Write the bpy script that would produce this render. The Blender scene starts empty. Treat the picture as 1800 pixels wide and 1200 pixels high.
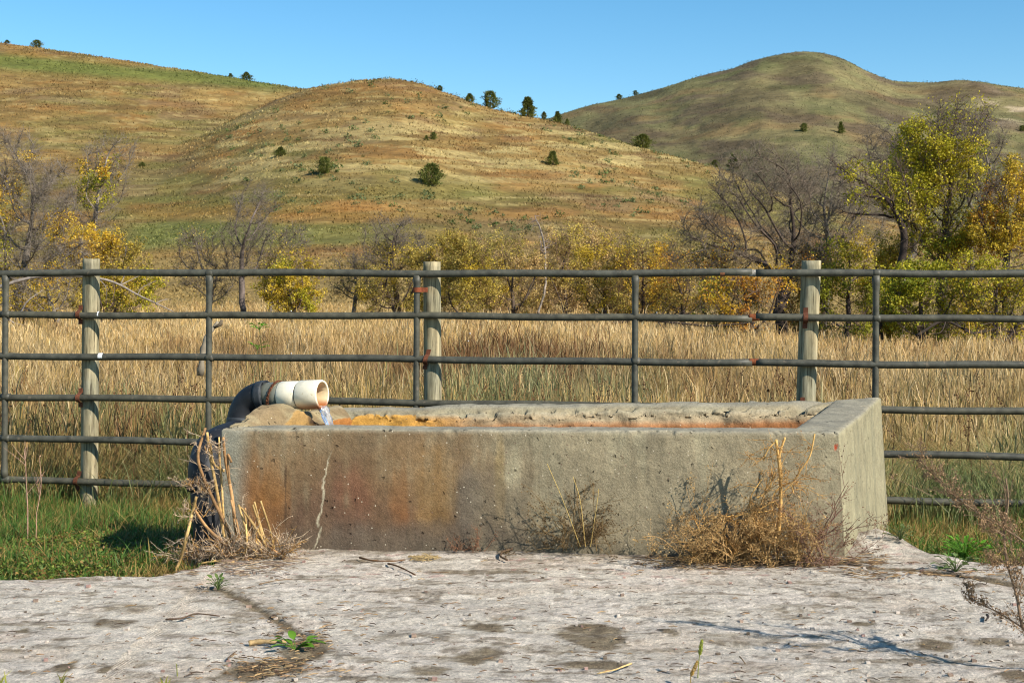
import bpy, math, random
import numpy as np
from mathutils import Vector

# ------------------------------------------------------------------ camera, sky, sun, exposure
S = bpy.context.scene
C = bpy.data.collections.new("scene_objects"); S.collection.children.link(C)
F = 2400.0; EYE = 1.485; HZ = 480.0            # focal length in photo pixels, eye height, horizon row
cam_d = bpy.data.cameras.new("camera"); cam = bpy.data.objects.new("camera", cam_d); S.collection.objects.link(cam)
cam.location = (0, 0, EYE); cam.rotation_euler = (math.radians(90), 0, 0)
cam_d.sensor_width = 36; cam_d.lens = 48; cam_d.shift_y = -120 / 1800
cam_d.clip_start = 0.1; cam_d.clip_end = 5000
cam_d.dof.use_dof = True; cam_d.dof.focus_distance = 8.2; cam_d.dof.aperture_fstop = 9
S.camera = cam

SUN_EL = math.radians(36); SUN_AZ = math.radians(52)      # azimuth measured from straight behind the camera to the right
sx, sy, sz = math.sin(SUN_AZ) * math.cos(SUN_EL), -math.cos(SUN_AZ) * math.cos(SUN_EL), math.sin(SUN_EL)
W = bpy.data.worlds.new("World"); S.world = W; W.use_nodes = True
nt = W.node_tree; nt.nodes.clear()
out = nt.nodes.new("ShaderNodeOutputWorld"); bg = nt.nodes.new("ShaderNodeBackground")
sky = nt.nodes.new("ShaderNodeTexSky"); sky.sky_type = 'NISHITA'; sky.sun_disc = False
sky.sun_elevation = SUN_EL; sky.sun_rotation = math.atan2(sx, sy)
sky.altitude = 900; sky.air_density = 1.0; sky.dust_density = 0.15; sky.ozone_density = 3.5
hs = nt.nodes.new("ShaderNodeHueSaturation"); hs.inputs["Saturation"].default_value = 1.24; hs.inputs["Hue"].default_value = 0.489
nt.links.new(sky.outputs[0], hs.inputs["Color"]); nt.links.new(hs.outputs[0], bg.inputs[0])
bg.inputs[1].default_value = 0.106; nt.links.new(bg.outputs[0], out.inputs[0])
sun_d = bpy.data.lights.new("sun", 'SUN'); sun = bpy.data.objects.new("sun", sun_d); S.collection.objects.link(sun)
sun_d.energy = 5.0; sun_d.angle = math.radians(0.53); sun_d.color = (1.0, 0.94, 0.85)
sun.rotation_euler = Vector((sx, sy, sz)).to_track_quat('Z', 'Y').to_euler()
S.view_settings.view_transform = 'Standard'; S.view_settings.look = 'None'
S.view_settings.exposure = 0.56; S.view_settings.gamma = 1
S.cycles.filter_width = 1.05; S.cycles.max_bounces = 6; S.cycles.transparent_max_bounces = 8

rng = np.random.default_rng(7); random.seed(7)

# ------------------------------------------------------------------ helpers
def lin(r, g, b, k=1.0):
    f = lambda c: ((c / 255 + 0.055) / 1.055) ** 2.4 if c > 10 else c / 255 / 12.92
    return np.array([f(r) * k, f(g) * k, f(b) * k])

def P(px, py, Y):
    return np.array([(px - 900) * Y / F, Y, EYE - (py - HZ) * Y / F])

def sstep(a, b, x):
    t = np.clip((np.asarray(x, float) - a) / (b - a), 0, 1); return t * t * (3 - 2 * t)

def _h(ix, iy, iz, seed):
    h = (ix.astype(np.int64) * 374761393 + iy.astype(np.int64) * 668265263 + iz.astype(np.int64) * 2147483647 + seed * 974634777) & 0xffffffff
    h = ((h ^ (h >> 13)) * 1274126177) & 0xffffffff
    h = ((h ^ (h >> 16)) * 2246822519) & 0xffffffff
    return ((h ^ (h >> 15)) & 0xffffff) / float(0xffffff)

def vn(x, y, z=0.0, seed=0):
    x, y, z = np.broadcast_arrays(np.asarray(x, float), np.asarray(y, float), np.asarray(z, float))
    ix, iy, iz = np.floor(x), np.floor(y), np.floor(z)
    fx, fy, fz = x - ix, y - iy, z - iz
    fx, fy, fz = [f * f * f * (f * (f * 6 - 15) + 10) for f in (fx, fy, fz)]
    r = 0
    for a in (0, 1):
        for b in (0, 1):
            for c in (0, 1):
                r = r + (fx if a else 1 - fx) * (fy if b else 1 - fy) * (fz if c else 1 - fz) * _h(ix + a, iy + b, iz + c, seed)
    return r

def fbm(x, y, z=0.0, o=4, seed=0, g=0.5):
    s = 0; a = 1; t = 0; f = 1.0
    for i in range(o):
        s = s + a * vn(np.asarray(x) * f + 13.7 * i, np.asarray(y) * f + 7.1 * i, np.asarray(z) * f + 3.3 * i, seed + i * 17); t += a; a *= g; f *= 2.03
    return s / t

class MB:
    """collects vertices, faces (all tris or quads) and point colours, builds one mesh object"""
    def __init__(self): self.v = []; self.q = []; self.t = []; self.c = []; self.n = 0
    def add(self, v, q=None, t=None, c=(0.5, 0.5, 0.5)):
        v = np.asarray(v, float).reshape(-1, 3); c = np.asarray(c, float)
        if c.ndim == 1: c = np.repeat(c[None], len(v), 0)
        self.v.append(v); self.c.append(c)
        if q is not None and len(q): self.q.append(np.asarray(q, np.int64) + self.n)
        if t is not None and len(t): self.t.append(np.asarray(t, np.int64) + self.n)
        self.n += len(v)
    def build(self, name, mat, parent=None, smooth=True):
        v = np.concatenate(self.v); c = np.concatenate(self.c)
        q = np.concatenate(self.q) if self.q else np.zeros((0, 4), np.int64)
        t = np.concatenate(self.t) if self.t else np.zeros((0, 3), np.int64)
        off = np.zeros(3)
        if parent is not None: off = np.array(parent.location)
        me = bpy.data.meshes.new(name)
        me.vertices.add(len(v)); me.vertices.foreach_set("co", (v - off).astype(np.float32).ravel())
        nl = q.size + t.size; npoly = len(q) + len(t)
        me.loops.add(nl); me.polygons.add(npoly)
        me.loops.foreach_set("vertex_index", np.concatenate([q.ravel(), t.ravel()]).astype(np.int32))
        tot = np.concatenate([np.full(len(q), 4), np.full(len(t), 3)]).astype(np.int32)
        st = np.concatenate([[0], np.cumsum(tot)[:-1]]).astype(np.int32)
        me.polygons.foreach_set("loop_start", st)
        try: me.polygons.foreach_set("loop_total", tot)
        except Exception: pass
        me.polygons.foreach_set("use_smooth", np.full(npoly, smooth))
        at = me.attributes.new("Col", 'FLOAT_COLOR', 'POINT')
        at.data.foreach_set("color", np.concatenate([c, np.ones((len(c), 1))], 1).astype(np.float32).ravel())
        me.materials.append(mat); me.update(calc_edges=True); me.validate()
        o = bpy.data.objects.new(name, me); C.objects.link(o)
        if parent is not None: o.parent = parent
        return o

def tag(o, label, cat, group=None, kind=None):
    o["label"] = label; o["category"] = cat
    if group: o["group"] = group
    if kind: o["kind"] = kind
    return o

def thing(name, label, cat, loc, group=None):
    o = bpy.data.objects.new(name, None); C.objects.link(o)
    o.location = tuple(float(a) for a in loc); o.empty_display_size = 0.1
    return tag(o, label, cat, group)

def structure(o): o["kind"] = "structure"; return o

def copy_tree(o, parent=None):
    c = o.copy(); C.objects.link(c)
    if parent is not None: c.parent = parent
    for ch in list(o.children): copy_tree(ch, c)
    return c

def grid_q(nu, nv, wrap=False):
    i = np.arange(nu if wrap else nu - 1)[:, None]; j = np.arange(nv - 1)[None]
    i2 = (i + 1) % nu
    return np.stack([i * nv + j, i2 * nv + j, i2 * nv + j + 1, i * nv + j + 1], -1).reshape(-1, 4)

def sweep(mb, pts, r, sides=16, c=(0.5, 0.5, 0.5), cap=True):
    pts = np.asarray(pts, float); n = len(pts); r = np.broadcast_to(np.asarray(r, float), (n,))
    c = np.asarray(c, float)
    tg = np.gradient(pts, axis=0); tg /= np.linalg.norm(tg, axis=1)[:, None] + 1e-12
    a = np.array([0, 0, 1.0]) if abs(tg[0][2]) < 0.9 else np.array([0, 1.0, 0])
    u = np.cross(a, tg[0]); u /= np.linalg.norm(u)
    ang = np.linspace(0, 2 * math.pi, sides, endpoint=False); V = []
    for k in range(n):
        u = u - tg[k] * np.dot(u, tg[k]); u /= np.linalg.norm(u) + 1e-12; w = np.cross(tg[k], u)
        V.append(pts[k] + r[k] * (np.cos(ang)[:, None] * u + np.sin(ang)[:, None] * w))
    V = np.concatenate(V); cc = np.repeat(c, sides, 0) if c.ndim == 2 else c
    i = np.arange(n - 1)[:, None]; j = np.arange(sides)[None]; j2 = (j + 1) % sides
    q = np.stack([i * sides + j, i * sides + j2, (i + 1) * sides + j2, (i + 1) * sides + j], -1).reshape(-1, 4)
    t = None
    if cap:
        m = len(V); V = np.concatenate([V, pts[:1], pts[-1:]])
        jj = np.arange(sides); k2 = (jj + 1) % sides
        t = np.concatenate([np.stack([np.full(sides, m), k2, jj], 1), np.stack([np.full(sides, m + 1), (n - 1) * sides + jj, (n - 1) * sides + k2], 1)])
        if c.ndim == 2: cc = np.concatenate([cc, c[:1], c[-1:]])
    mb.add(V, q, t, cc)

def spline(pts, n):
    """Catmull-Rom through the points"""
    p = np.asarray(pts, float); p = np.concatenate([[2 * p[0] - p[1]], p, [2 * p[-1] - p[-2]]])
    t = np.linspace(0, len(p) - 3 - 1e-6, n); i = t.astype(int); f = (t - i)[:, None]
    a, b, c, d = p[i], p[i + 1], p[i + 2], p[i + 3]
    return 0.5 * (2 * b + (c - a) * f + (2 * a - 5 * b + 4 * c - d) * f ** 2 + (3 * b - a - 3 * c + d) * f ** 3)

def tubes(mb, p0, p1, r0, r1, c, sides=3):
    """many separate tapered segments at once"""
    p0 = np.asarray(p0, float); p1 = np.asarray(p1, float); n = len(p0)
    if n == 0: return
    d = p1 - p0; d /= np.linalg.norm(d, axis=1)[:, None] + 1e-9
    a = np.where(np.abs(d[:, 2:3]) < 0.9, np.array([[0, 0, 1.0]]), np.array([[1.0, 0, 0]]))
    u = np.cross(a, d); u /= np.linalg.norm(u, axis=1)[:, None]; w = np.cross(d, u)
    ang = np.linspace(0, 2 * math.pi, sides, endpoint=False)
    ring = np.cos(ang)[None, :, None] * u[:, None] + np.sin(ang)[None, :, None] * w[:, None]
    r0 = np.broadcast_to(r0, (n,)); r1 = np.broadcast_to(r1, (n,))
    V = np.stack([p0[:, None] + ring * r0[:, None, None], p1[:, None] + ring * r1[:, None, None]], 1).reshape(-1, 3)
    b = (np.arange(n) * 2 * sides)[:, None]; j = np.arange(sides)[None]; j2 = (j + 1) % sides
    q = np.stack([b + j, b + j2, b + sides + j2, b + sides + j], -1).reshape(-1, 4)
    c = np.asarray(c, float)
    if c.ndim == 2: c = np.repeat(c, 2 * sides, 0)
    mb.add(V, q, None, c)

def unit(n, g=rng):
    v = g.normal(size=(n, 3)); return v / np.linalg.norm(v, axis=1)[:, None]

def leaves(mb, p, size, c, g=rng, aspect=0.6, flat=0.0):
    """leaf-shaped rhombi with a random lie"""
    n = len(p)
    if n == 0: return
    a = unit(n, g); b = unit(n, g)
    if flat: a[:, 2] *= flat; a /= np.linalg.norm(a, axis=1)[:, None]
    b = b - a * (a * b).sum(1)[:, None]; b /= np.linalg.norm(b, axis=1)[:, None] + 1e-9
    s = np.broadcast_to(size, (n,))[:, None]
    V = np.stack([p - a * s * .5, p + b * s * aspect * .5 + a * s * 0.08, p + a * s * .5, p - b * s * aspect * .5 + a * s * 0.08], 1).reshape(-1, 3)
    q = np.arange(4 * n).reshape(-1, 4); mb.add(V, q, None, np.repeat(np.asarray(c), 4, 0) if np.ndim(c) == 2 else c)

def blades(mb, x, y, z, h, w, yaw, bend, face, c0, c1):
    """curved grass blades, three spans each"""
    n = len(x); lv = np.array([0, .4, .75, 1.0]); wd = np.array([1, .85, .5, .06])
    dx, dy = np.cos(yaw), np.sin(yaw); fx, fy = np.cos(face), np.sin(face); V = []; Cc = []
    for l, k in zip(lv, wd):
        off = bend * h * l ** 2; zz = z + h * l * (1 - 0.25 * np.abs(bend) * l)
        cx, cy = x + dx * off, y + dy * off
        V.append(np.stack([cx - fx * w * k, cy - fy * w * k, zz], 1)); V.append(np.stack([cx + fx * w * k, cy + fy * w * k, zz], 1))
        cc = c0 * (1 - l) + c1 * l; Cc.append(cc); Cc.append(cc)
    V = np.stack(V, 1).reshape(-1, 3); Cc = np.stack(Cc, 1).reshape(-1, 3)
    b = (np.arange(n) * 8)[:, None]
    q = np.concatenate([np.stack([b[:, 0] + k, b[:, 0] + k + 1, b[:, 0] + k + 3, b[:, 0] + k + 2], 1) for k in (0, 2, 4)])
    mb.add(V, q, None, Cc)

# ------------------------------------------------------------------ materials
def mat_base(name):
    m = bpy.data.materials.new(name); m.use_nodes = True; t = m.node_tree; t.nodes.clear()
    o = t.nodes.new("ShaderNodeOutputMaterial"); b = t.nodes.new("ShaderNodeBsdfPrincipled")
    t.links.new(b.outputs[0], o.inputs[0]); return m, t, b, o

def nd(t, typ, **kw):
    n = t.nodes.new(typ)
    for k, v in kw.items():
        if k in n.inputs: n.inputs[k].default_value = v
        else: setattr(n, k, v)
    return n

def noise(t, vec, scale, detail=4, rough=0.55, sc=None):
    n = nd(t, "ShaderNodeTexNoise"); n.inputs["Scale"].default_value = scale; n.inputs["Detail"].default_value = detail; n.inputs["Roughness"].default_value = rough
    if sc:
        mp = nd(t, "ShaderNodeMapping"); mp.inputs["Scale"].default_value = sc; t.links.new(vec, mp.inputs[0]); vec = mp.outputs[0]
    t.links.new(vec, n.inputs["Vector"]); return n.outputs["Fac"]

def maprange(t, v, a, b, c, d):
    n = nd(t, "ShaderNodeMapRange"); t.links.new(v, n.inputs[0])
    for i, k in zip((1, 2, 3, 4), (a, b, c, d)): n.inputs[i].default_value = k
    return n.outputs[0]

def mul(t, col, fac):
    n = nd(t, "ShaderNodeVectorMath", operation='SCALE'); t.links.new(col, n.inputs[0]); t.links.new(fac, n.inputs["Scale"]); return n.outputs[0]

def mix(t, fac, a, b):
    n = nd(t, "ShaderNodeMix", data_type='RGBA'); t.links.new(fac, n.inputs["Factor"])
    for s, v in ((6, a), (7, b)):
        if isinstance(v, (tuple, list, np.ndarray)): n.inputs[s].default_value = (*[float(q) for q in v][:3], 1)
        else: t.links.new(v, n.inputs[s])
    return n.outputs[2]

def bump(t, b, h, strength, dist, prev=None):
    n = nd(t, "ShaderNodeBump"); n.inputs["Strength"].default_value = strength; n.inputs["Distance"].default_value = dist
    t.links.new(h, n.inputs["Height"])
    if prev is not None: t.links.new(prev, n.inputs["Normal"])
    t.links.new(n.outputs[0], b.inputs["Normal"]); return n.outputs[0]

def leaf_mat(name, trans=0.35, var=0.25, rough=0.7, vs=3.0):
    m, t, b, o = mat_base(name); at = nd(t, "ShaderNodeAttribute", attribute_name="Col"); g = nd(t, "ShaderNodeNewGeometry")
    col = mul(t, at.outputs["Color"], maprange(t, noise(t, g.outputs["Position"], vs, 3), .3, .7, 1 - var, 1 + var))
    t.links.new(col, b.inputs["Base Color"]); b.inputs["Roughness"].default_value = rough; b.inputs["Specular IOR Level"].default_value = 0.25
    if trans:
        tr = nd(t, "ShaderNodeBsdfTranslucent"); t.links.new(col, tr.inputs[0]); mx = nd(t, "ShaderNodeMixShader"); mx.inputs[0].default_value = trans
        t.links.new(b.outputs[0], mx.inputs[1]); t.links.new(tr.outputs[0], mx.inputs[2]); t.links.new(mx.outputs[0], o.inputs[0])
    return m

M_grass = leaf_mat("dry_grass_blades", 0.30, 0.2, 0.65)
M_green = leaf_mat("green_grass_blades", 0.30, 0.2, 0.55)
M_leaf = leaf_mat("tree_leaves", 0.35, 0.15, 0.6, 1.0)
M_needle = leaf_mat("cedar_needles", 0.25, 0.25, 0.7, 1.5)
M_bark = leaf_mat("bark", 0.0, 0.35, 0.9, 6.0)
M_stem = leaf_mat("dry_stems", 0.0, 0.3, 0.8, 60.0)
M_seed = leaf_mat("dry_seed_heads", 0.2, 0.3, 0.85, 60.0)

def ground_mat(name, s1, s2, bump_d, stretch=(1, 1, 1)):
    m, t, b, o = mat_base(name); at = nd(t, "ShaderNodeAttribute", attribute_name="Col"); g = nd(t, "ShaderNodeNewGeometry")
    n1 = noise(t, g.outputs["Position"], s1, 6, 0.65, stretch); n2 = noise(t, g.outputs["Position"], s2, 5, 0.6, stretch)
    c = mul(t, at.outputs["Color"], maprange(t, n1, .3, .7, .68, 1.3)); c = mul(t, c, maprange(t, n2, .3, .7, .72, 1.28))
    t.links.new(c, b.inputs["Base Color"]); b.inputs["Roughness"].default_value = 0.95; b.inputs["Specular IOR Level"].default_value = 0.1
    bump(t, b, n2, 0.8, bump_d); return m
M_ground = ground_mat("meadow_soil", 1.2, 14, 0.05)
M_hill = ground_mat("hill_turf", 0.22, 1.1, 0.5, (0.6, 1.0, 1.6))
M_far = ground_mat("far_hill_turf", 0.06, 0.4, 1.0, (0.6, 1.0, 1.6))

def concrete_mat(name, bump_k=1.0, con=1.0):
    m, t, b, o = mat_base(name); at = nd(t, "ShaderNodeAttribute", attribute_name="Col"); g = nd(t, "ShaderNodeNewGeometry"); pos = g.outputs["Position"]
    n1 = noise(t, pos, 9, 6, .65); n2 = noise(t, pos, 90, 5, .65); n3 = noise(t, pos, 320, 3, .6)
    n0 = noise(t, pos, 30, 6, .7); c = mul(t, at.outputs["Color"], maprange(t, n1, .3, .7, .82, 1.18)); c = mul(t, c, maprange(t, n0, .3, .7, 1 - .24 * con, 1 + .24 * con)); c = mul(t, c, maprange(t, n2, .3, .7, 1 - .34 * con, 1 + .34 * con))
    c = mul(t, c, maprange(t, n3, .3, .7, 1 - .25 * con, 1 + .25 * con))
    # aggregate: scattered pale and dark grains
    vo = nd(t, "ShaderNodeTexVoronoi"); vo.inputs["Scale"].default_value = 55; t.links.new(pos, vo.inputs["Vector"])
    sepc = nd(t, "ShaderNodeSeparateColor"); t.links.new(vo.outputs["Color"], sepc.inputs[0])
    near = maprange(t, vo.outputs["Distance"], .16, .24, 1, 0)
    def gate(ch, lo):
        a = nd(t, "ShaderNodeMath", operation='GREATER_THAN'); t.links.new(sepc.outputs[ch], a.inputs[0]); a.inputs[1].default_value = lo
        k = nd(t, "ShaderNodeMath", operation='MULTIPLY'); t.links.new(a.outputs[0], k.inputs[0]); t.links.new(near, k.inputs[1]); return k.outputs[0]
    c = mix(t, gate(0, .93), c, lin(186, 174, 150)); c = mix(t, gate(1, .92), c, lin(112, 90, 74))
    # small air holes
    v2 = nd(t, "ShaderNodeTexVoronoi"); v2.inputs["Scale"].default_value = 24; nz = nd(t, "ShaderNodeTexNoise"); nz.inputs["Scale"].default_value = 60; t.links.new(pos, nz.inputs["Vector"])
    va = nd(t, "ShaderNodeVectorMath", operation='SCALE'); t.links.new(nz.outputs["Color"], va.inputs[0]); va.inputs["Scale"].default_value = .03
    vb = nd(t, "ShaderNodeVectorMath", operation='ADD'); t.links.new(pos, vb.inputs[0]); t.links.new(va.outputs[0], vb.inputs[1]); t.links.new(vb.outputs[0], v2.inputs["Vector"])
    s2 = nd(t, "ShaderNodeSeparateColor"); t.links.new(v2.outputs["Color"], s2.inputs[0])
    hole = maprange(t, v2.outputs["Distance"], .12, .2, 1, 0)
    a = nd(t, "ShaderNodeMath", operation='GREATER_THAN'); t.links.new(s2.outputs[2], a.inputs[0]); a.inputs[1].default_value = .80
    k = nd(t, "ShaderNodeMath", operation='MULTIPLY'); t.links.new(a.outputs[0], k.inputs[0]); t.links.new(hole, k.inputs[1])
    hk = maprange(t, k.outputs[0], 0, 1, 1, 0)
    p = bump(t, b, n0, 0.5 * bump_k, 0.02); p = bump(t, b, n2, 0.6 * bump_k, 0.012, p); p = bump(t, b, n3, 0.5 * bump_k, 0.004, p); bump(t, b, hk, 1.0, 0.02, p); c = mul(t, c, maprange(t, k.outputs[0], 0, 1, 1, .62))
    t.links.new(c, b.inputs["Base Color"]); b.inputs["Roughness"].default_value = 0.92; b.inputs["Specular IOR Level"].default_value = 0.2
    return m
M_conc = concrete_mat("weathered_concrete", .7, .55)
M_pad = concrete_mat("rough_concrete_pad", 1.9, .95)

def simple_mat(name, rough=0.5, metal=0.0, spec=0.5, var=.25, scale=25, stretch=None, bd=0.0, spots=None):
    m, t, b, o = mat_base(name); at = nd(t, "ShaderNodeAttribute", attribute_name="Col"); g = nd(t, "ShaderNodeNewGeometry")
    n = noise(t, g.outputs["Position"], scale, 5, .6, stretch)
    c = mul(t, at.outputs["Color"], maprange(t, n, .3, .7, 1 - var, 1 + var))
    if spots is not None:
        n2 = noise(t, g.outputs["Position"], scale * 1.7, 3, .6); c = mix(t, maprange(t, n2, .64, .72, 0, .8), c, spots)
    t.links.new(c, b.inputs["Base Color"]); b.inputs["Roughness"].default_value = rough; b.inputs["Metallic"].default_value = metal; b.inputs["Specular IOR Level"].default_value = spec
    if bd: bump(t, b, n, .6, bd)
    return m
M_pipe = simple_mat("painted_steel_pipe", .55, .0, .4, .45, 14, None, 0.003, lin(112, 100, 82))
M_rust = simple_mat("rusty_iron", .85, .1, .3, .4, 60, None, .003)
M_bolt = simple_mat("zinc_bolt", .35, .8, .5, .15, 40)
M_wood = None
M_pvc = simple_mat("white_pvc", .4, 0, .5, .12, 20, None, 0.0, lin(196, 178, 132))
M_blackp = simple_mat("black_rubber_pipe", .58, 0, .35, .4, 16, None, .003, lin(84, 82, 76))
M_tape = simple_mat("white_tape", .6, 0, .3, .1, 40)

def wood_mat():
    m, t, b, o = mat_base("weathered_post_wood"); tc = nd(t, "ShaderNodeNewGeometry"); pos = tc.outputs["Position"]
    n1 = noise(t, pos, 9, 6, .7, (4, 4, .3)); n2 = noise(t, pos, 3.0, 4, .6, (1, 1, 1.0)); n3 = noise(t, pos, 15, 4, .6, (5, 5, .3))
    wv = nd(t, "ShaderNodeTexWave", wave_type='RINGS', rings_direction='X'); wv.inputs["Scale"].default_value = 6; wv.inputs["Distortion"].default_value = 9; wv.inputs["Detail"].default_value = 3
    mp = nd(t, "ShaderNodeMapping"); mp.inputs["Scale"].default_value = (1.4, 1.4, .35); t.links.new(pos, mp.inputs[0]); t.links.new(mp.outputs[0], wv.inputs["Vector"])
    c = mix(t, maprange(t, n2, .35, .65, 0, 1), lin(148, 142, 118), lin(154, 140, 108)); c = mix(t, maprange(t, wv.outputs["Fac"], .2, .8, 0, .4), c, lin(118, 112, 84))
    c = mul(t, c, maprange(t, n1, .34, .66, .42, 1.5)); c = mix(t, maprange(t, n3, .57, .66, 0, .85), c, lin(62, 56, 42))
    t.links.new(c, b.inputs["Base Color"]); b.inputs["Roughness"].default_value = .9; b.inputs["Specular IOR Level"].default_value = .15
    bump(t, b, n3, -.8, .006); return m
M_wood = wood_mat()

def water_mat(name, tint, trans=0.55):
    m, t, b, o = mat_base(name); b.inputs["Base Color"].default_value = (*tint, 1); b.inputs["Roughness"].default_value = .05; b.inputs["IOR"].default_value = 1.33
    b.inputs["Transmission Weight"].default_value = trans
    g = nd(t, "ShaderNodeNewGeometry"); bump(t, b, noise(t, g.outputs["Position"], 35, 3), .35, .01); return m
M_water = water_mat("trough_water", (.12, .09, .04), .3)
M_stream = water_mat("falling_water", (.9, .93, 1.0), .85)

# ------------------------------------------------------------------ terrain functions
def meadow(px, Y):
    r = sstep(950, 1550, px); X = (px - 900) * Y / F
    near = -.07 - .23 * sstep(6.8, 10.0, Y)
    return near - np.clip((Y - 10) / 40, 0, 1.25) * (.6 + .65 * r) + .10 * (fbm(X * .5, Y * .5, 0, 2, 5) - .5) * sstep(7, 12, Y)

L_R = np.array([(-1500, 70), (-300, 62), (0, 74), (60, 81), (130, 93), (200, 104), (300, 122), (400, 136), (480, 150), (545, 158), (620, 176), (760, 222), (900, 275), (1100, 340), (1400, 400), (3300, 420)], float)
M_R = np.array([(-1500, 420), (0, 380), (200, 325), (300, 268), (400, 215), (480, 178), (545, 157), (600, 147), (650, 140), (700, 139), (740, 146), (790, 164), (860, 190), (960, 210), (1000, 220), (1060, 239), (1120, 259), (1200, 281), (1270, 298), (1350, 330), (1450, 365), (1700, 420), (3300, 440)], float)
F_R = np.array([(-1500, 420), (500, 330), (850, 250), (980, 206), (1060, 181), (1120, 166), (1190, 148), (1280, 126), (1340, 106), (1400, 94), (1440, 92), (1475, 101), (1520, 124), (1570, 143), (1640, 149), (1700, 145), (1745, 150), (1800, 157), (2000, 170), (3300, 230)], float)
def smx(R): # smoothed ridge lookup
    xs = np.arange(-1500, 3301, 4.0); ys = np.interp(xs, R[:, 0], R[:, 1]); k = np.hanning(13); k /= k.sum()
    return xs, np.convolve(np.pad(ys, 6, mode='edge'), k, 'valid')
RT = {k: smx(v) for k, v in (('L', L_R), ('M', M_R), ('F', F_R))}
HP = {'L': (75., 340., 1.9), 'M': (75., 255., 1.75), 'F': (230., 640., 1.5)}
def hill(k, px, Y):
    Y0, Yr, e = HP[k]; ry = np.interp(px, *RT[k]); zr = EYE + (HZ - ry) * Yr / F * .985
    z0 = meadow(px, np.minimum(Y, 75.)) if k != 'F' else 2.0
    t = np.clip((Y - Y0) / (Yr - Y0), 0, 1); a = t ** e * 1.12; kk = .12
    h = np.clip(.5 + .5 * (1 - a) / kk, 0, 1); s = (1 - h) + a * h - kk * h * (1 - h)
    X = (px - 900) * Y / F
    b = (fbm(X / 28, Y / 55, 0, 4, 31) - .5) * (4.5 if k != 'F' else 10) * np.clip(t * (1 - t) * 4, 0, 1) ** .8
    return z0 + (zr - z0) * s + b * sstep(0.05, .4, t) - np.maximum(Y - Yr, 0) * .22
def smax(a, b, k): k = np.maximum(k, 1e-4); return np.maximum(a, b) + np.maximum(k - np.abs(a - b), 0) ** 2 / (4 * k)
def hills(px, Y): return smax(hill('L', px, Y), hill('M', px, Y), 2.0 * sstep(76, 120, Y))
def gz(X, Y):
    X = np.asarray(X, float); Y = np.asarray(Y, float); px = 900 + X / Y * F
    return np.where(Y < 75, meadow(px, Y), hills(px, np.maximum(Y, 75)))
def hit(px, py, which):
    if which == 'F': Ys = np.linspace(232, 660, 1500); z = hill('F', np.full_like(Ys, px), Ys)
    else: Ys = np.linspace(60, 345, 1500); z = np.where(Ys < 75, meadow(px, Ys), hills(np.full_like(Ys, px), np.maximum(Ys, 75.)))
    sc = HZ - (z - EYE) * F / Ys; ok = np.where(sc <= py)[0]
    i = ok[0] if len(ok) else int(np.argmin(sc))
    return np.array([(px - 900) * Ys[i] / F, Ys[i], z[i]])

# ------------------------------------------------------------------ ground, hills
def lerp(a, b, t): return a * (1 - t)[..., None] + b * t[..., None]
def terrain(name, pxs, Ys, zf, colf, mat):
    PX, YY = np.meshgrid(pxs, Ys, indexing='ij'); Z = zf(PX, YY); X = (PX - 900) * YY / F
    mb = MB(); c = colf(PX, YY, X, Z); mb.add(np.stack([X, YY, Z], -1).reshape(-1, 3), grid_q(len(pxs), len(Ys)), None, c.reshape(-1, 3))
    return structure(mb.build(name, mat))

def col_ground(PX, Y, X, Z):
    n = fbm(X * .7, Y * .7, 0, 4, 3)
    c = lerp(lin(128, 104, 66), lin(96, 84, 52), sstep(.35, .65, n))
    g = sstep(.4, .6, fbm(X * 1.3, Y * 1.3, 0, 3, 9)) * (1 - sstep(9, 11, Y)); c = lerp(c, np.broadcast_to(lin(78, 82, 38), c.shape), g)
    return c
terrain("ground", np.linspace(-1500, 3300, 420), np.concatenate([np.linspace(1.2, 12, 80), np.linspace(12.3, 75, 110)]), meadow, col_ground, M_ground)

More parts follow.
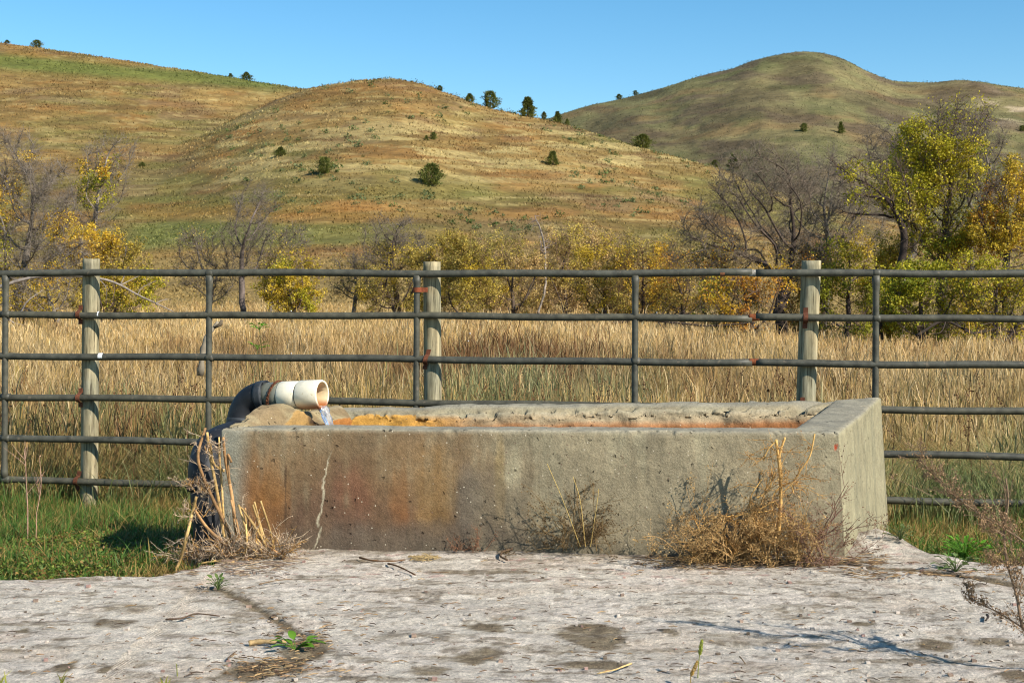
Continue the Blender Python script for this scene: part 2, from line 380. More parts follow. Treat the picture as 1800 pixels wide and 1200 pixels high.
def hill_palette(PX, Y, X, Z):
    sc = HZ - (Z - EYE) * F / Y
    n1 = fbm(X / 22, Y / 30, Z / 12, 4, 41); n2 = fbm(X / 9, Y / 20, Z / 3.0, 4, 47); n3 = fbm(X / 9, Z / .95, 0, 4, 53); n4 = fbm(X / 4, Z / .45, 0, 3, 59); n5 = fbm(X / 6, Z / .7, 0, 4, 57)
    c = lerp(lin(172, 140, 90), lin(152, 124, 78), sstep(.38, .62, n1))
    c = lerp(c, np.broadcast_to(lin(178, 128, 76), c.shape), sstep(.46, .66, n2) * .55)            # rusty bluestem
    c = lerp(c, np.broadcast_to(lin(132, 126, 76), c.shape), sstep(.48, .66, fbm(X / 17, Y / 25, Z / 5, 4, 61)) * .7)  # olive
    c = lerp(c, np.broadcast_to(lin(146, 118, 94), c.shape), sstep(.56, .7, fbm(X / 11, Y / 15, Z / 3, 3, 67)) * .5)
    # pale straw on the slope
    band = np.exp(-((sc - 262) / 55) ** 2) * sstep(300, 420, PX) * (1 - .3 * sstep(1100, 1250, PX))
    c = lerp(c, np.broadcast_to(lin(204, 180, 128), c.shape), np.clip(sstep(.52, .62, n3) * band * 1.0 + sstep(.60, .70, n4) * .45, 0, .85)); c = lerp(c, np.broadcast_to(lin(112, 84, 56), c.shape), sstep(.54, .66, n5) * .4)
    # green belts
    gb = np.exp(-(((sc - (108 + PX * .085)) / 13) ** 2)) * (1 - sstep(420, 560, PX)); c = lerp(c, np.broadcast_to(lin(116, 126, 66), c.shape), np.clip(gb * (1.0 + 1.0 * (n1 - .5)), 0, .85))
    gv = sstep(388, 400, sc + 18 * (n1 - .5)) * (1 - sstep(424, 446, sc + 24 * (n2 - .5))); c = lerp(c, np.broadcast_to(lin(122, 134, 74), c.shape), gv * .6 * sstep(200, 260, PX) * (1 - sstep(640, 900, PX)))
    ov = np.exp(-((sc - 372) / 12) ** 2) * sstep(200, 260, PX) * (1 - sstep(520, 800, PX)); c = lerp(c, np.broadcast_to(lin(186, 134, 76), c.shape), np.clip(ov * (.35 + n2), 0, .7))
    o2 = np.exp(-((sc - 345) / 40) ** 2) * sstep(.45, .6, fbm(X / 18, Z / 2.2, 0, 3, 71)); c = lerp(c, np.broadcast_to(lin(124, 122, 68), c.shape), o2 * .6)
    for (a_, b_, f_, p_) in ((318, 4, 130, .3), (346, 3, 170, 1.4), (232, 6, 150, 2.2), (286, 5, 190, .9), (196, 5, 140, 2.9)):
        c = lerp(c, np.broadcast_to(lin(214, 190, 138), c.shape), .6 * sstep(1.6, .5, np.abs(sc - a_ - b_ * np.sin(PX / f_ + p_) - 3 * (n4 - .5))) * sstep(.42, .58, n2 * .4 + n1 * .6) * sstep(300, 500, PX))
    pale = sstep(446, 458, sc + 10 * (n1 - .5)); c = lerp(c, np.broadcast_to(lin(176, 148, 98), c.shape), pale * .8)
    return c * np.array([.60, .605, .51])
def col_far(PX, Y, X, Z):
    sc = HZ - (Z - EYE) * F / Y
    n1 = fbm(X / 60, Y / 60, Z / 18, 4, 81); n2 = fbm(X / 30, Y / 40, Z / 8, 4, 83); n3 = fbm(X / 14, Y / 20, Z / 5, 4, 89)
    c = lerp(lin(152, 140, 98), lin(140, 134, 92), sstep(.4, .6, n1)); c = lerp(c, np.broadcast_to(lin(154, 124, 86), c.shape), sstep(.5, .68, n2) * .6)
    c = lerp(c, np.broadcast_to(lin(122, 122, 78), c.shape), sstep(.52, .66, n3) * .6); c = lerp(c, np.broadcast_to(lin(120, 102, 84), c.shape), sstep(.58, .7, fbm(X / 24, Y / 24, Z / 10, 3, 97)) * .7)
    bare = .6 * sstep(.55, .66, fbm(X / 12, Y / 20, Z / 4, 3, 99)) * sstep(1690, 1760, PX) * np.exp(-((sc - 192) / 22) ** 2); c = lerp(c, np.broadcast_to(lin(108, 92, 72), c.shape), sstep(.54, .68, fbm(X / 20, Z / 10, 0, 4, 95)) * .5); c = c * np.array([.56, .555, .52]); c = lerp(c, np.broadcast_to(lin(190, 168, 138), c.shape), bare)
    return c
terrain("hills", np.linspace(-1000, 2600, 800), 75 * (360 / 75) ** np.linspace(0, 1, 330), hills, hill_palette, M_hill)
terrain("far_hill", np.linspace(300, 2800, 520), 230 * (700 / 230) ** np.linspace(0, 1, 240), lambda p, y: hill('F', p, y), col_far, M_far)

# hill grass: tufts standing on the slopes
def hill_tufts(n, seed):
    g = np.random.default_rng(seed); mb = MB()
    px = g.uniform(-250, 2050, n); sc_t = g.uniform(0, 1, n); Y = 82 * (335 / 82) ** (sc_t ** .8)
    X = (px - 900) * Y / F; z = hills(px, Y); cl = fbm(X / 4, Y / 6, 0, 3, 101); k = g.uniform(0, 1, n) < sstep(.3, .6, cl) * .9 + .1
    px, Y, X, z = px[k], Y[k], X[k], z[k]; m = len(px)
    col = hill_palette(px, Y, X, z) * (g.uniform(.75, 1.6, m)[:, None])
    h = g.uniform(.10, .30, m) * (.6 + Y / 320); w = h * g.uniform(.2, .45, m)
    blades(mb, X, Y, z - .05, h, w, g.uniform(0, 6.28, m), g.uniform(.1, .6, m), g.uniform(-.6, .6, m), col * 1.0, col * 1.2)
    o = mb.build("hill_grass", M_grass, smooth=False); o["kind"] = "stuff"; tag(o, "dry tufted prairie grass covering the near hillsides", "grass", kind="stuff")
hill_tufts(190000, 11)
def far_tufts(n):
    g = np.random.default_rng(12); mb = MB(); px = g.uniform(900, 1950, n); Y = g.uniform(330, 645, n); X = (px - 900) * Y / F; z = hill('F', px, Y)
    col = col_far(px, Y, X, z) * g.uniform(.75, 1.35, n)[:, None]; h = g.uniform(.15, .5, n)
    blades(mb, X, Y, z - .1, h, h * g.uniform(.2, .5, n), g.uniform(0, 6.28, n), g.uniform(.1, .6, n), g.uniform(-.6, .6, n), col * .8, col)
    o = mb.build("hill_grass", M_grass, smooth=False); tag(o, "grass and low brush covering the far peaked hill", "grass", kind="stuff")
far_tufts(40000)
def sage():
    g = np.random.default_rng(13); mb = MB(); n = 0
    cand = []
    for _ in range(420):
        px = g.uniform(380, 1330); rY = g.uniform(150, 254); cand.append((px, rY))
    for px, Y in cand:
        X = (px - 900) * Y / F
        if vn(X / 14, Y / 22, 0, 111) < .42: continue
        z = float(hills(np.array([px]), np.array([Y]))[0]); s = g.uniform(.35, .95); k = 34
        p = g.normal(size=(k, 3)) * np.array([.42, .42, .28]) * s + np.array([X, Y, z + .3 * s])
        base = lin(112, 120, 74) if g.uniform() < .6 else lin(92, 106, 52)
        leaves(mb, p, g.uniform(.25, .55, k) * s, base[None] * g.uniform(.6, 1.2, (k, 1)), g)
    for px in np.arange(560, 1260, 9.0):
        if g.uniform() < .45: continue
        Y = 250; X = (px - 900) * Y / F; z = float(hills(np.array([px]), np.array([Y]))[0]); s = g.uniform(.3, .7); k = 22
        p = g.normal(size=(k, 3)) * .4 * s + np.array([X, Y, z + .3 * s]); leaves(mb, p, .45 * s, lin(104, 110, 64)[None] * g.uniform(.6, 1.2, (k, 1)), g)
    for px in np.arange(1000, 1850, 7.0):
        if g.uniform() < .4: continue
        Y = 615; X = (px - 900) * Y / F; z = float(hill('F', np.array([px]), np.array([Y]))[0]); s = g.uniform(.3, .8); k = 14
        p = g.normal(size=(k, 3)) * .5 * s + np.array([X, Y, z + .2 * s]); leaves(mb, p, .7 * s, lin(84, 88, 58)[None] * g.uniform(.6, 1.2, (k, 1)), g)
    o = mb.build("sagebrush", M_leaf, smooth=False); tag(o, "small grey green sage clumps dotted over the hills", "brush", kind="stuff")
sage()

# ------------------------------------------------------------------ meadow and lawn grass
FL = (10.34, 9.28)                                    # fence distance at photo columns 0 and 1800
def fY(px): return 1 / (1 / FL[0] + (1 / FL[1] - 1 / FL[0]) * px / 1800)
def fpt(px, z): Y = fY(px); return np.array([(px - 900) * Y / F, Y, z])

def grass_col(px, Y, X, g, n):
    a = fbm(X * .35, Y * .25, 0, 3, 201); b = fbm(X * .9, Y * .6, 0, 3, 207)
    c = lerp(lin(206, 176, 120), lin(188, 154, 96), sstep(.35, .65, a))
    c = lerp(c, np.broadcast_to(lin(214, 190, 140), c.shape), (g.uniform(0, 1, n) < .22) * .8)
    c = lerp(c, np.broadcast_to(lin(184, 152, 82), c.shape), (g.uniform(0, 1, n) < .2) * .8)
    br = np.exp(-((px - 920) / 300) ** 2) * np.exp(-((Y - 20.5) / 3.6) ** 2); br = np.maximum(br, .45 * np.exp(-((px - 420) / 130) ** 2 - ((Y - 24) / 4) ** 2)); br = np.maximum(br, sstep(.58, .7, b) * .5)
    c = lerp(c, np.broadcast_to(lin(116, 78, 44), c.shape), np.clip(br * 1.3, 0, .92))
    gr = sstep(.5, .66, fbm(X * .8 + 4, Y * .8, 0, 3, 211)) * (1 - sstep(13, 20, Y)); gr = np.maximum(gr, .8 * np.exp(-((px - 960) / 90) ** 2 - ((Y - 14.5) / 1.5) ** 2))
    c = lerp(c, np.broadcast_to(lin(122, 132, 84), c.shape), np.clip(gr * (g.uniform(0, 1, n) < .7), 0, .8))
    ol = (1 - sstep(10.6, 14.5, Y)) * (g.uniform(0, 1, n) < .38); c = lerp(c, np.broadcast_to(lin(138, 130, 72), c.shape), ol * .8)
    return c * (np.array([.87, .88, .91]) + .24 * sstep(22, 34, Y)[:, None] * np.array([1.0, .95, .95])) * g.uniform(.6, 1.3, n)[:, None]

def meadow_grass():
    g = np.random.default_rng(21); mb = MB()
    for (y0, y1, n, wk, hk) in ((9.3, 12, 52000, .0019, 1), (12, 17, 106000, .0018, 1.0), (17, 28, 150000, .0026, 1), (28, 44, 160000, .0036, 1), (44, 84, 160000, .0055, 1)):
        px = g.uniform(-420, 2300, n); Y = np.sqrt(g.uniform(y0 ** 2, y1 ** 2, n)); X = (px - 900) * Y / F
        k = Y > fY(px) + .12; cl = fbm(X * 1.6, Y * 1.6, 0, 3, 221); k &= g.uniform(0, 1, n) < .25 + sstep(.3, .6, cl)
        px, Y, X, cl = px[k], Y[k], X[k], cl[k]; m = len(px); z = gz(X, Y)
        col = grass_col(px, Y, X, g, m); h = (.36 + .62 * cl + g.normal(0, .1, m)) * (1 - .15 * (1 - sstep(10, 12, Y))); tall = g.uniform(0, 1, m) < .05; h = np.clip(np.where(tall, h * 1.3, h), .15, 1.25)
        w = wk * g.uniform(.7, 1.5, m)
        lod = fbm(X * .6, Y * .5, 0, 3, 225); h = h * (.8 + .5 * (lod - .5) * 2); yaw = np.where(g.uniform(0, 1, m) < .6, lod * 14 + g.normal(0, .6, m), g.uniform(0, 6.28, m))
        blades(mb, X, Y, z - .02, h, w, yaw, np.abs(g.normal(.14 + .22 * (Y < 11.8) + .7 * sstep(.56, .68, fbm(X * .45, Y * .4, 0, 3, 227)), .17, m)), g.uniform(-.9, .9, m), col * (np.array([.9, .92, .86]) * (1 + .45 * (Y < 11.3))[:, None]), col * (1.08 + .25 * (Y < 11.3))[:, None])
        # feathery heads on a share of the stems
        hh = np.where((g.uniform(0, 1, m) < .28) & (h > .5))[0]; q = len(hh)
        blades(mb, X[hh], Y[hh], z[hh] + h[hh] * .82, h[hh] * .28, w[hh] * 2.1, g.uniform(0, 6.28, q), g.uniform(.1, .6, q), g.uniform(-.9, .9, q), col[hh] * 1.0, np.clip(col[hh] * np.array([1.1, 1.06, 1.12]), 0, .8))
    # green understory close to the fence
    n = 30000; px = g.uniform(-420, 2300, n); Y = g.uniform(9.0, 12.0, n); X = (px - 900) * Y / F; k = (Y > fY(px) - .1) & (g.uniform(0, 1, n) < sstep(.35, .62, fbm(X * .9, Y * .9, 0, 3, 231)) + .12)
    px, Y, X = px[k], Y[k], X[k]; m = len(px); c = lerp(lin(112, 126, 62), lin(136, 140, 92), g.uniform(0, 1, m)) * g.uniform(.7, 1.2, m)[:, None]
    blades(mb, X, Y, meadow(px, Y) - .02, g.uniform(.2, .5, m), .003 * g.uniform(.8, 1.6, m), g.uniform(0, 6.28, m), g.uniform(.1, .8, m), g.uniform(-.9, .9, m), c * .7, c)
    o = mb.build("meadow_grass", M_grass, smooth=False); tag(o, "tall dry tan grass filling the meadow behind the fence", "grass", kind="stuff")
    # dark seed stalks sticking out of the grass
    mb = MB(); n = 340
    for i in range(n):
        px = g.uniform(-100, 1900); Y = g.uniform(10.2, 16); X = (px - 900) * Y / F; 
        if Y < fY(px) + .2: continue
        z = float(meadow(np.array([px]), np.array([Y]))[0]); h = g.uniform(.5, 1.05); lean = g.normal(0, .12, 2)
        ts = np.linspace(0, 1, 6); pts = np.stack([X + lean[0] * ts ** 2 + g.normal(0, .008, 6), Y + lean[1] * ts ** 2, z + h * ts], 1)
        col = lin(104, 72, 44) * g.uniform(.6, 1.3); sweep(mb, pts, np.linspace(.0035, .0015, 6), 4, col, False)
        k = int(g.integers(8, 26)); tt = g.uniform(.6, 1, k); p = np.stack([np.interp(tt, ts, pts[:, d]) for d in range(3)], 1) + g.normal(0, .014, (k, 3)); leaves(mb, p, g.uniform(.012, .03, k), col * .8, g)
    o = mb.build("weed_stalks", M_stem, smooth=False); tag(o, "thin dark seed stalks standing in the tall dry grass", "weeds", kind="stuff")
meadow_grass()

def pad_edge(X):
    X = np.asarray(X, float)
    e = np.interp(X, [-6, -3.2, -2.47, -1.67, -1.50, -1.44, -1.3, 1.7, 2.06, 2.14, 2.2, 2.32, 2.6, 3.3, 6], [6.4, 6.5, 6.58, 6.72, 6.85, 7.3, 7.5, 7.5, 7.76, 7.42, 7.14, 7.02, 6.92, 6.8, 6.6])
    return e + (fbm(X * 5, X * 0 + 2, 0, 4, 301) - .5) * .18 * np.where((X > -1.5) & (X < 1.9), 0, 1)

def lawn():
    g = np.random.default_rng(31)
    mb = MB(); n = 135000
    px = np.where(g.uniform(0, 1, n) < .68, g.uniform(-420, 560, n), g.uniform(1480, 2300, n)); Y = g.uniform(6.3, 10.6, n); X = (px - 900) * Y / F
    k = (Y > pad_edge(X) + .015) & ~((X > -1.66 + (Y - 7.34) * .35) & (X < 1.78 + (Y - 7.13) * .38) & (Y > 7.0) & (Y < 9.2)); cl = fbm(X * 2.2, Y * 2.2, 0, 3, 311)
    k &= g.uniform(0, 1, n) < .3 + sstep(.35, .6, cl)
    px, Y, X, cl = px[k], Y[k], X[k], cl[k]; m = len(px); z = meadow(px, Y)
    c = lerp(lin(64, 98, 36), lin(92, 122, 50), g.uniform(0, 1, m)); dry = g.uniform(0, 1, m) < .30 + .5 * sstep(.48, .64, fbm(X * 1.3, Y * 1.8, 0, 3, 317))
    c = lerp(c, lerp(lin(178, 152, 88), lin(132, 98, 56), g.uniform(0, 1, m)), dry * .9) * g.uniform(.7, 1.25, m)[:, None]
    low = 1 - sstep(7.6, 9.0, Y); h = (.035 + .07 * cl + .055 * sstep(7.8, 9.2, Y)) * g.uniform(.5, 1.5, m) * (1 + .6 * (g.uniform(0, 1, m) < .06))
    blades(mb, X, Y, z - .01, h, (.0022 + .0012 * low) * g.uniform(.7, 1.5, m), g.uniform(0, 6.28, m), np.abs(g.normal(.6, .4, m)), g.uniform(-1.2, 1.2, m), c * .75, c * 1.05)
    # small broad leaves low in the turf
    n = 42000; px = np.where(g.uniform(0, 1, n) < .7, g.uniform(-420, 420, n), g.uniform(1550, 2300, n)); Y = g.uniform(6.5, 8.6, n); X = (px - 900) * Y / F; k = (Y > pad_edge(X) + .03) & ((X < -1.66 + (Y - 7.34) * .35) | (X > 1.78 + (Y - 7.13) * .38)) & (g.uniform(0, 1, n) < sstep(.35, .55, fbm(X * 3, Y * 3, 0, 2, 319)))
    px, Y, X = px[k], Y[k], X[k]; m = len(px); p = np.stack([X, Y, meadow(px, Y) + g.uniform(.02, .08, m)], 1)
    cb = lerp(lin(84, 110, 38), lin(122, 130, 56), g.uniform(0, 1, m)); cb = lerp(cb, np.broadcast_to(lin(146, 112, 62), cb.shape), (g.uniform(0, 1, m) < .3) * .9); leaves(mb, p, g.uniform(.010, .026, m), cb * g.uniform(.6, 1.25, (m, 1)), g, .6, .7)
    o = mb.build("lawn_grass", M_green, smooth=False); tag(o, "short green grass with dry blades around the concrete pad", "grass", kind="stuff")
lawn()

# ------------------------------------------------------------------ concrete pad
def pdist(X, Y, pts):
    d = np.full(X.shape, 1e9)
    for a, b in zip(pts[:-1], pts[1:]):
        a = np.array(a); b = np.array(b); ab = b - a; t = np.clip(((X - a[0]) * ab[0] + (Y - a[1]) * ab[1]) / (ab @ ab), 0, 1)
        d = np.minimum(d, np.hypot(X - a[0] - ab[0] * t, Y - a[1] - ab[1] * t))
    return d
def gp(px, py): Y = EYE * F / (py - HZ); return ((px - 900) * Y / F, Y)
def pad():
    nx, ny = 720, 420; xs = np.linspace(-4.5, 4.8, nx); mb = MB()
    E = pad_edge(xs); v = np.linspace(0, 1, ny - 3) ** .85
    X = np.repeat(xs[:, None], ny, 1); Y = np.empty((nx, ny)); Y[:, :ny - 3] = 2.2 + (E[:, None] - 2.2) * v[None]
    for k in range(3): Y[:, ny - 3 + k] = E + .012 * (k + 1)
    skew = Y + .06 * X
    rip = fbm(X * 1.1, skew * 5.5, 0, 5, 321, .55); med = fbm(X * 4, skew * 9, 0, 4, 331); fine = fbm(X * 22, Y * 30, 0, 3, 341)
    Z = (rip - .5) * .026 + (med - .5) * .012 + (fine - .5) * .011 + .012
    Z = Z - .02 * sstep(0, .25, np.abs(X * 0)) 
    lump = sstep(.25, 0, np.hypot((X - 2.06) / 1.0, (Y - 7.6) / 1.6)) * .03; Z = Z + lump
    Z -= .035 * sstep(.0, -.12, (Y - E[:, None])) * 0
    for k, d in enumerate((.02, .10, .22)): Z[:, ny - 3 + k] = Z[:, ny - 4] - d
    crackL = pdist(X + .05 * (fbm(X * 6, Y * 6, 0, 3, 351) - .5), Y + .12 * (fbm(X * 6, Y * 6, 0, 3, 353) - .5), [gp(365, 1035), gp(425, 1058), gp(500, 1100), gp(545, 1128), gp(560, 1150), gp(520, 1175), gp(440, 1198)])
    crackR = pdist(X, Y + .10 * (fbm(X * 6, Y * 6, 0, 3, 357) - .5), [gp(1150, 975), gp(1350, 990), gp(1480, 996), gp(1560, 1004), gp(1640, 1010), gp(1720, 1020), gp(1850, 1042)])
    Z -= .02 * .5 * np.exp(-(crackL / .02) ** 2) + .02 * np.exp(-(crackR / .03) ** 2)
    # colour
    c = lerp(lin(218, 206, 187), lin(208, 196, 178), sstep(.35, .65, fbm(X * 2, Y * 2.5, 0, 4, 361)))
    c = lerp(c, np.broadcast_to(lin(222, 208, 192), c.shape), sstep(.5, .7, fbm(X * 3, skew * 9, 0, 4, 363)) * .45)
    c = lerp(c, np.broadcast_to(lin(194, 168, 142), c.shape), sstep(.55, .7, fbm(X * 3.3, skew * 7, 0, 4, 367)) * .3)
    dirt = sstep(.57, .68, fbm(X * 1.7, skew * 6.5, 0, 5, 371, .6)) * .32
    dirt = np.maximum(dirt, sstep(.57, .66, fbm(X * 5, skew * 15, 0, 4, 373, .6)) * .55)
    wob = 2.6 * (fbm(X * 6, skew * 12, 0, 5, 377, .6) - .5); wx = .22 * (fbm(X * 2.2, Y * 3, 0, 3, 378) - .5); wy = .16 * (fbm(X * 3, Y * 3, 0, 3, 379) - .5)
    for (px, py, rx, ry, a) in ((1045, 1122, 56, 18, 1), (880, 1110, 40, 8, .8), (1030, 1166, 48, 7, .8), (832, 1155, 40, 18, .7), (760, 1185, 40, 12, .7), (210, 1075, 60, 10, .55), (220, 1100, 50, 9, .7), (45, 1118, 12, 7, .9), (110, 1174, 18, 8, .9), (180, 1180, 18, 6, .8), (480, 1188, 75, 16, 1), (1640, 1130, 50, 10, .8), (1740, 1133, 50, 8, .8), (1525, 1100, 25, 7, .8), (1180, 1120, 30, 9, .7), (1380, 990, 160, 8, .9), (1180, 982, 50, 7, .8), (1260, 1080, 45, 7, .5), (1400, 1070, 60, 10, .5), (1330, 1130, 90, 10, .5), (1780, 1195, 40, 8, .8), (850, 1010, 110, 5, .6), (640, 990, 50, 5, .6), (1000, 980, 60, 4, .6), (1110, 1145, 60, 6, .5), (950, 1140, 60, 6, .5), (700, 1125, 50, 6, .5), (1660, 1075, 40, 6, .4), (540, 1150, 40, 26, .8), (470, 1090, 60, 6, .5)):
        cx, cy = gp(px, py); x1, _ = gp(px + rx, py); _, y1 = gp(px, py - ry)
        d = ((X + wx - cx) / (x1 - cx)) ** 2 + ((Y + wy - cy) / (y1 - cy)) ** 2; dirt = np.maximum(dirt, min(1, a * 1.1) * sstep(1.9, .1, d + wob))
    dirt = np.maximum(dirt, .9 * sstep(.045, .015, crackL) * sstep(.1, .35, med + fine * .3)); dirt = np.maximum(dirt, .95 * sstep(.07, .02, crackR)); dirt = np.maximum(dirt, .6 * sstep(.2, .0, crackL) * sstep(.42, .6, med))
    base = sstep(7.02, 7.14, Y + .05 * X + .3 * (med - .5)) * (np.abs(X) < 1.9); dirt = np.maximum(dirt, base * .55)
    dirt = sstep(-.05, .75, dirt * 1.25 - .6 * fbm(X * 30, skew * 44, 0, 3, 391)); c = lerp(c, lerp(lin(136, 120, 92), lin(102, 86, 62), sstep(.3, .7, fine)), np.clip(dirt, 0, 1) * .92)
    crumbs = sstep(.64, .74, fbm(X * 30, Y * 46, 0, 2, 381)) * .5; c = lerp(c, np.broadcast_to(lin(110, 94, 74), c.shape), crumbs)
    pink = .5 * sstep(.76, .82, fbm(X * 17, Y * 24, 0, 2, 383)) * sstep(6.2, 6.7, Y) * .7; c = lerp(c, np.broadcast_to(lin(176, 112, 104), c.shape), pink)
    mb.add(np.stack([X, Y, Z], -1).reshape(-1, 3), grid_q(nx, ny), None, c.reshape(-1, 3)); structure(mb.build("concrete_pad", M_pad))
    return xs, Y, Z
PADX, PADY, PADZ = pad()
def padz(x, y):
    i = int(np.clip(np.searchsorted(PADX, x), 0, len(PADX) - 1)); j = int(np.clip(np.searchsorted(PADY[i], y), 0, PADY.shape[1] - 4)); return float(PADZ[i, j])

# ------------------------------------------------------------------ trough
ZT = .653
def trough():
    oc = np.array([(-1.56, 7.34), (1.708, 7.13), (2.449, 9.07), (-1.11, 8.62)]); th = [.19, .26, .20, .17]   # front, right, back, left
    ns = []; 
    for k in range(4):
        d = oc[(k + 1) % 4] - oc[k]; d /= np.linalg.norm(d); ns.append((d, np.array([-d[1], d[0]])))
    def inter(offs):
        r = []
        for k in range(4):
            a, b = (k - 1) % 4, k; p1 = oc[k] + ns[a][1] * offs[a]; p2 = oc[k] + ns[b][1] * offs[b]; d1, d2 = ns[a][0], ns[b][0]
            A = np.array([[d1[0], -d2[0]], [d1[1], -d2[1]]]); t = np.linalg.solve(A, p2 - p1); r.append(p1 + d1 * t[0])
        return np.array(r)
    # profile from outer foot over the rim to the inner foot: (fraction of thickness, z, batter)
    prof = [(0, -.42 + (ZT + .42 - .012) * k / 74) for k in range(75)]
    prof += [(.035, ZT - .003), (.08, ZT)] + [(.08 + .84 * k / 14, ZT) for k in range(1, 14)] + [(.93, ZT - .001), (.97, ZT - .008)]
    prof += [(1, ZT - .02 - .5 * (k / 26)) for k in range(27)]
    cnt = [520, 240, 420, 190]; V = []; CI = []
    foot = inter([-.035, -.05, -.03, -.02])
    for fr, z in prof:
        c = inter([t * fr for t in th]) if fr > 0 else oc + (foot - oc) * (ZT - z) / (ZT + .3)
        loop = []
        for k in range(4):
            t = np.linspace(0, 1, cnt[k], endpoint=False)[:, None]; loop.append(c[k] * (1 - t) + c[(k + 1) % 4] * t)
        loop = np.concatenate(loop); V.append(np.concatenate([loop, np.full((len(loop), 1), z)], 1))
    V = np.stack(V, 1)                                    # (loop, profile, 3)
    n, m, _ = V.shape; side = np.repeat(np.arange(4), cnt)[:, None]; s = np.concatenate([np.linspace(0, 1, k, endpoint=False) for k in cnt])[:, None]
    X, Y, Z = V[..., 0].copy(), V[..., 1].copy(), V[..., 2].copy(); fr = np.array([p[0] for p in prof])[None]; dth = np.broadcast_to(fr, X.shape)
    nrm = np.array([b[1] for b in ns])[side[:, 0]]; px = 900 + X * F / Y; py = HZ + (EYE - Z) * F / Y
    topw = sstep(ZT - .10, ZT, Z)
    # rim height changes: uneven broken back wall, low front lip, raised right end, lump under the pipe on the left wall
    back = (side == 2); left = (side == 3); right = (side == 1); front = (side == 0)
    dz = np.zeros_like(Z)
    dz += topw * front * (.010 * (fbm(X * 2.2, 0, 0, 3, 401) - .5) - .012 * sstep(.30, .0, s) * 0)
    rb = fbm(X * 3, Y * 3, 0, 4, 403) - .5
    dz += topw * back * (.035 * rb - .012 - .055 * np.exp(-((s - .088) / .016) ** 2))
    dz += topw * right * (.012 * sstep(.5, 1, s) + .008 * (fbm(X * 6, Y * 6, 0, 3, 405) - .5))
    dz += topw * left * (.085 * sstep(.0, .33, 1 - s) * (1 - .97 * sstep(.36, .62, 1 - s)) + .012 * (fbm(X * 7, Y * 7, 0, 3, 407) - .5)) 
    Z = Z + dz
    # erosion of the inner upper edge of the back wall and of the left wall
    er = back * sstep(.45, 1, dth) * topw * (.03 + .06 * fbm(X * 7, Z * 9, 0, 4, 409)); Z = Z - er * .45; crv = back * sstep(.72, .95, dth) * topw * sstep(.5, .66, fbm(X * 16, Z * 60, 0, 4, 453)) * .035; Z = Z - crv
    er2 = left * sstep(.3, 1, dth) * topw * (.02 + .09 * fbm(X * 5, Y * 5, 0, 3, 411)); Z = Z - er2 * .8
    inn = ((fbm(X * 9, Y * 3, Z * 16, 4, 413) - .5) * .055 * (dth >= .9)) * (back | left)
    gen = (fbm(X * 5, Y * 5, Z * 5, 4, 415) - .5) * .012 + (fbm(X * 26, Y * 26, Z * 26, 3, 417) - .5) * .006
    chip = sstep(.60, .74, fbm(X * 12, Y * 12, Z * 12, 3, 419)) * .014 * sstep(ZT - .03, ZT - .005, Z - dz) * (dth < .2)
    X = X + nrm[:, None, 0] * (gen + inn + chip); Y = Y + nrm[:, None, 1] * (gen + inn + chip); Z = Z - chip * .6 + (fbm(X * 14, Y * 14, 0, 3, 421) - .5) * .008 * topw
    # ---------------- colours
    c = lerp(lin(162, 149, 119), lin(146, 134, 107), sstep(.35, .65, fbm(X * 3, Y * 3, Z * 3, 4, 431)))
    c = lerp(c, np.broadcast_to(lin(166, 158, 128), c.shape), sstep(.5, .68, fbm(X * 9, Y * 4, Z * 1.2, 4, 433)) * .4)
    out = (dth < .03); F0 = front & out; py0 = HZ + (EYE - Z) * F / Y; px0 = 900 + X * F / Y
    streak = fbm(X * 16, 0.5, Z * .8, 4, 435); n = fbm(X * 7, 0.2, Z * 7, 4, 437)
    def blob(x, y, rx, ry, a, col, sharp=.5):
        d = ((px0 - x) / rx) ** 2 + ((py0 - y) / ry) ** 2 + (n - .5) * 1.2 + (streak - .5) * 1.3
        return np.clip(1.3 * a * sstep(1.3, 1.3 - 1.3 * sharp, d), 0, .95) * F0, col
    for (x, y, rx, ry, a, col, sh) in (
        (640, 880, 330, 210, .75, lin(132, 108, 78), 1.0), (600, 930, 270, 130, .75, lin(108, 84, 62), 1.0), (455, 900, 60, 120, .8, lin(142, 100, 60), .95), (480, 890, 38, 90, .5, lin(150, 104, 56), .9), (640, 890, 120, 85, .55, lin(122, 94, 70), 1.0), (622, 872, 40, 46, .4, lin(128, 84, 62), .9),
        (705, 872, 26, 60, .6, lin(134, 90, 54), .9), (762, 860, 42, 90, .5, lin(144, 112, 68), .9), (712, 840, 80, 60, .35, lin(148, 118, 80), 1.0), (560, 930, 110, 70, .5, lin(112, 88, 70), 1.0), (825, 880, 26, 70, .4, lin(112, 104, 94), .9), (880, 840, 12, 90, .4, lin(160, 134, 84), .9), (500, 800, 80, 80, .35, lin(146, 120, 86), 1.0), (870, 890, 80, 80, .45, lin(116, 106, 88), 1.0), (740, 955, 330, 40, .5, lin(104, 92, 78), 1.0), (960, 880, 60, 110, .25, lin(118, 110, 90), 1.0)):
        a, cc = blob(x, y, rx, ry, a, col, sh); c = lerp(c, np.broadcast_to(cc, c.shape), a)
    gy = F0 * sstep(450, 405, px0 + 20 * (n - .5)); c = lerp(c, np.broadcast_to(lin(146, 146, 130), c.shape), gy * .8)
    drk = F0 * sstep(.5, .7, fbm(X * 5, 3.3, Z * 3.0, 4, 439)) * .15; c = lerp(c, np.broadcast_to(lin(104, 98, 84), c.shape), drk)
    dmp = F0 * sstep(900, 985, py0 + 60 * (n - .5)) * .4; c = lerp(c, np.broadcast_to(lin(106, 98, 82), c.shape), dmp)
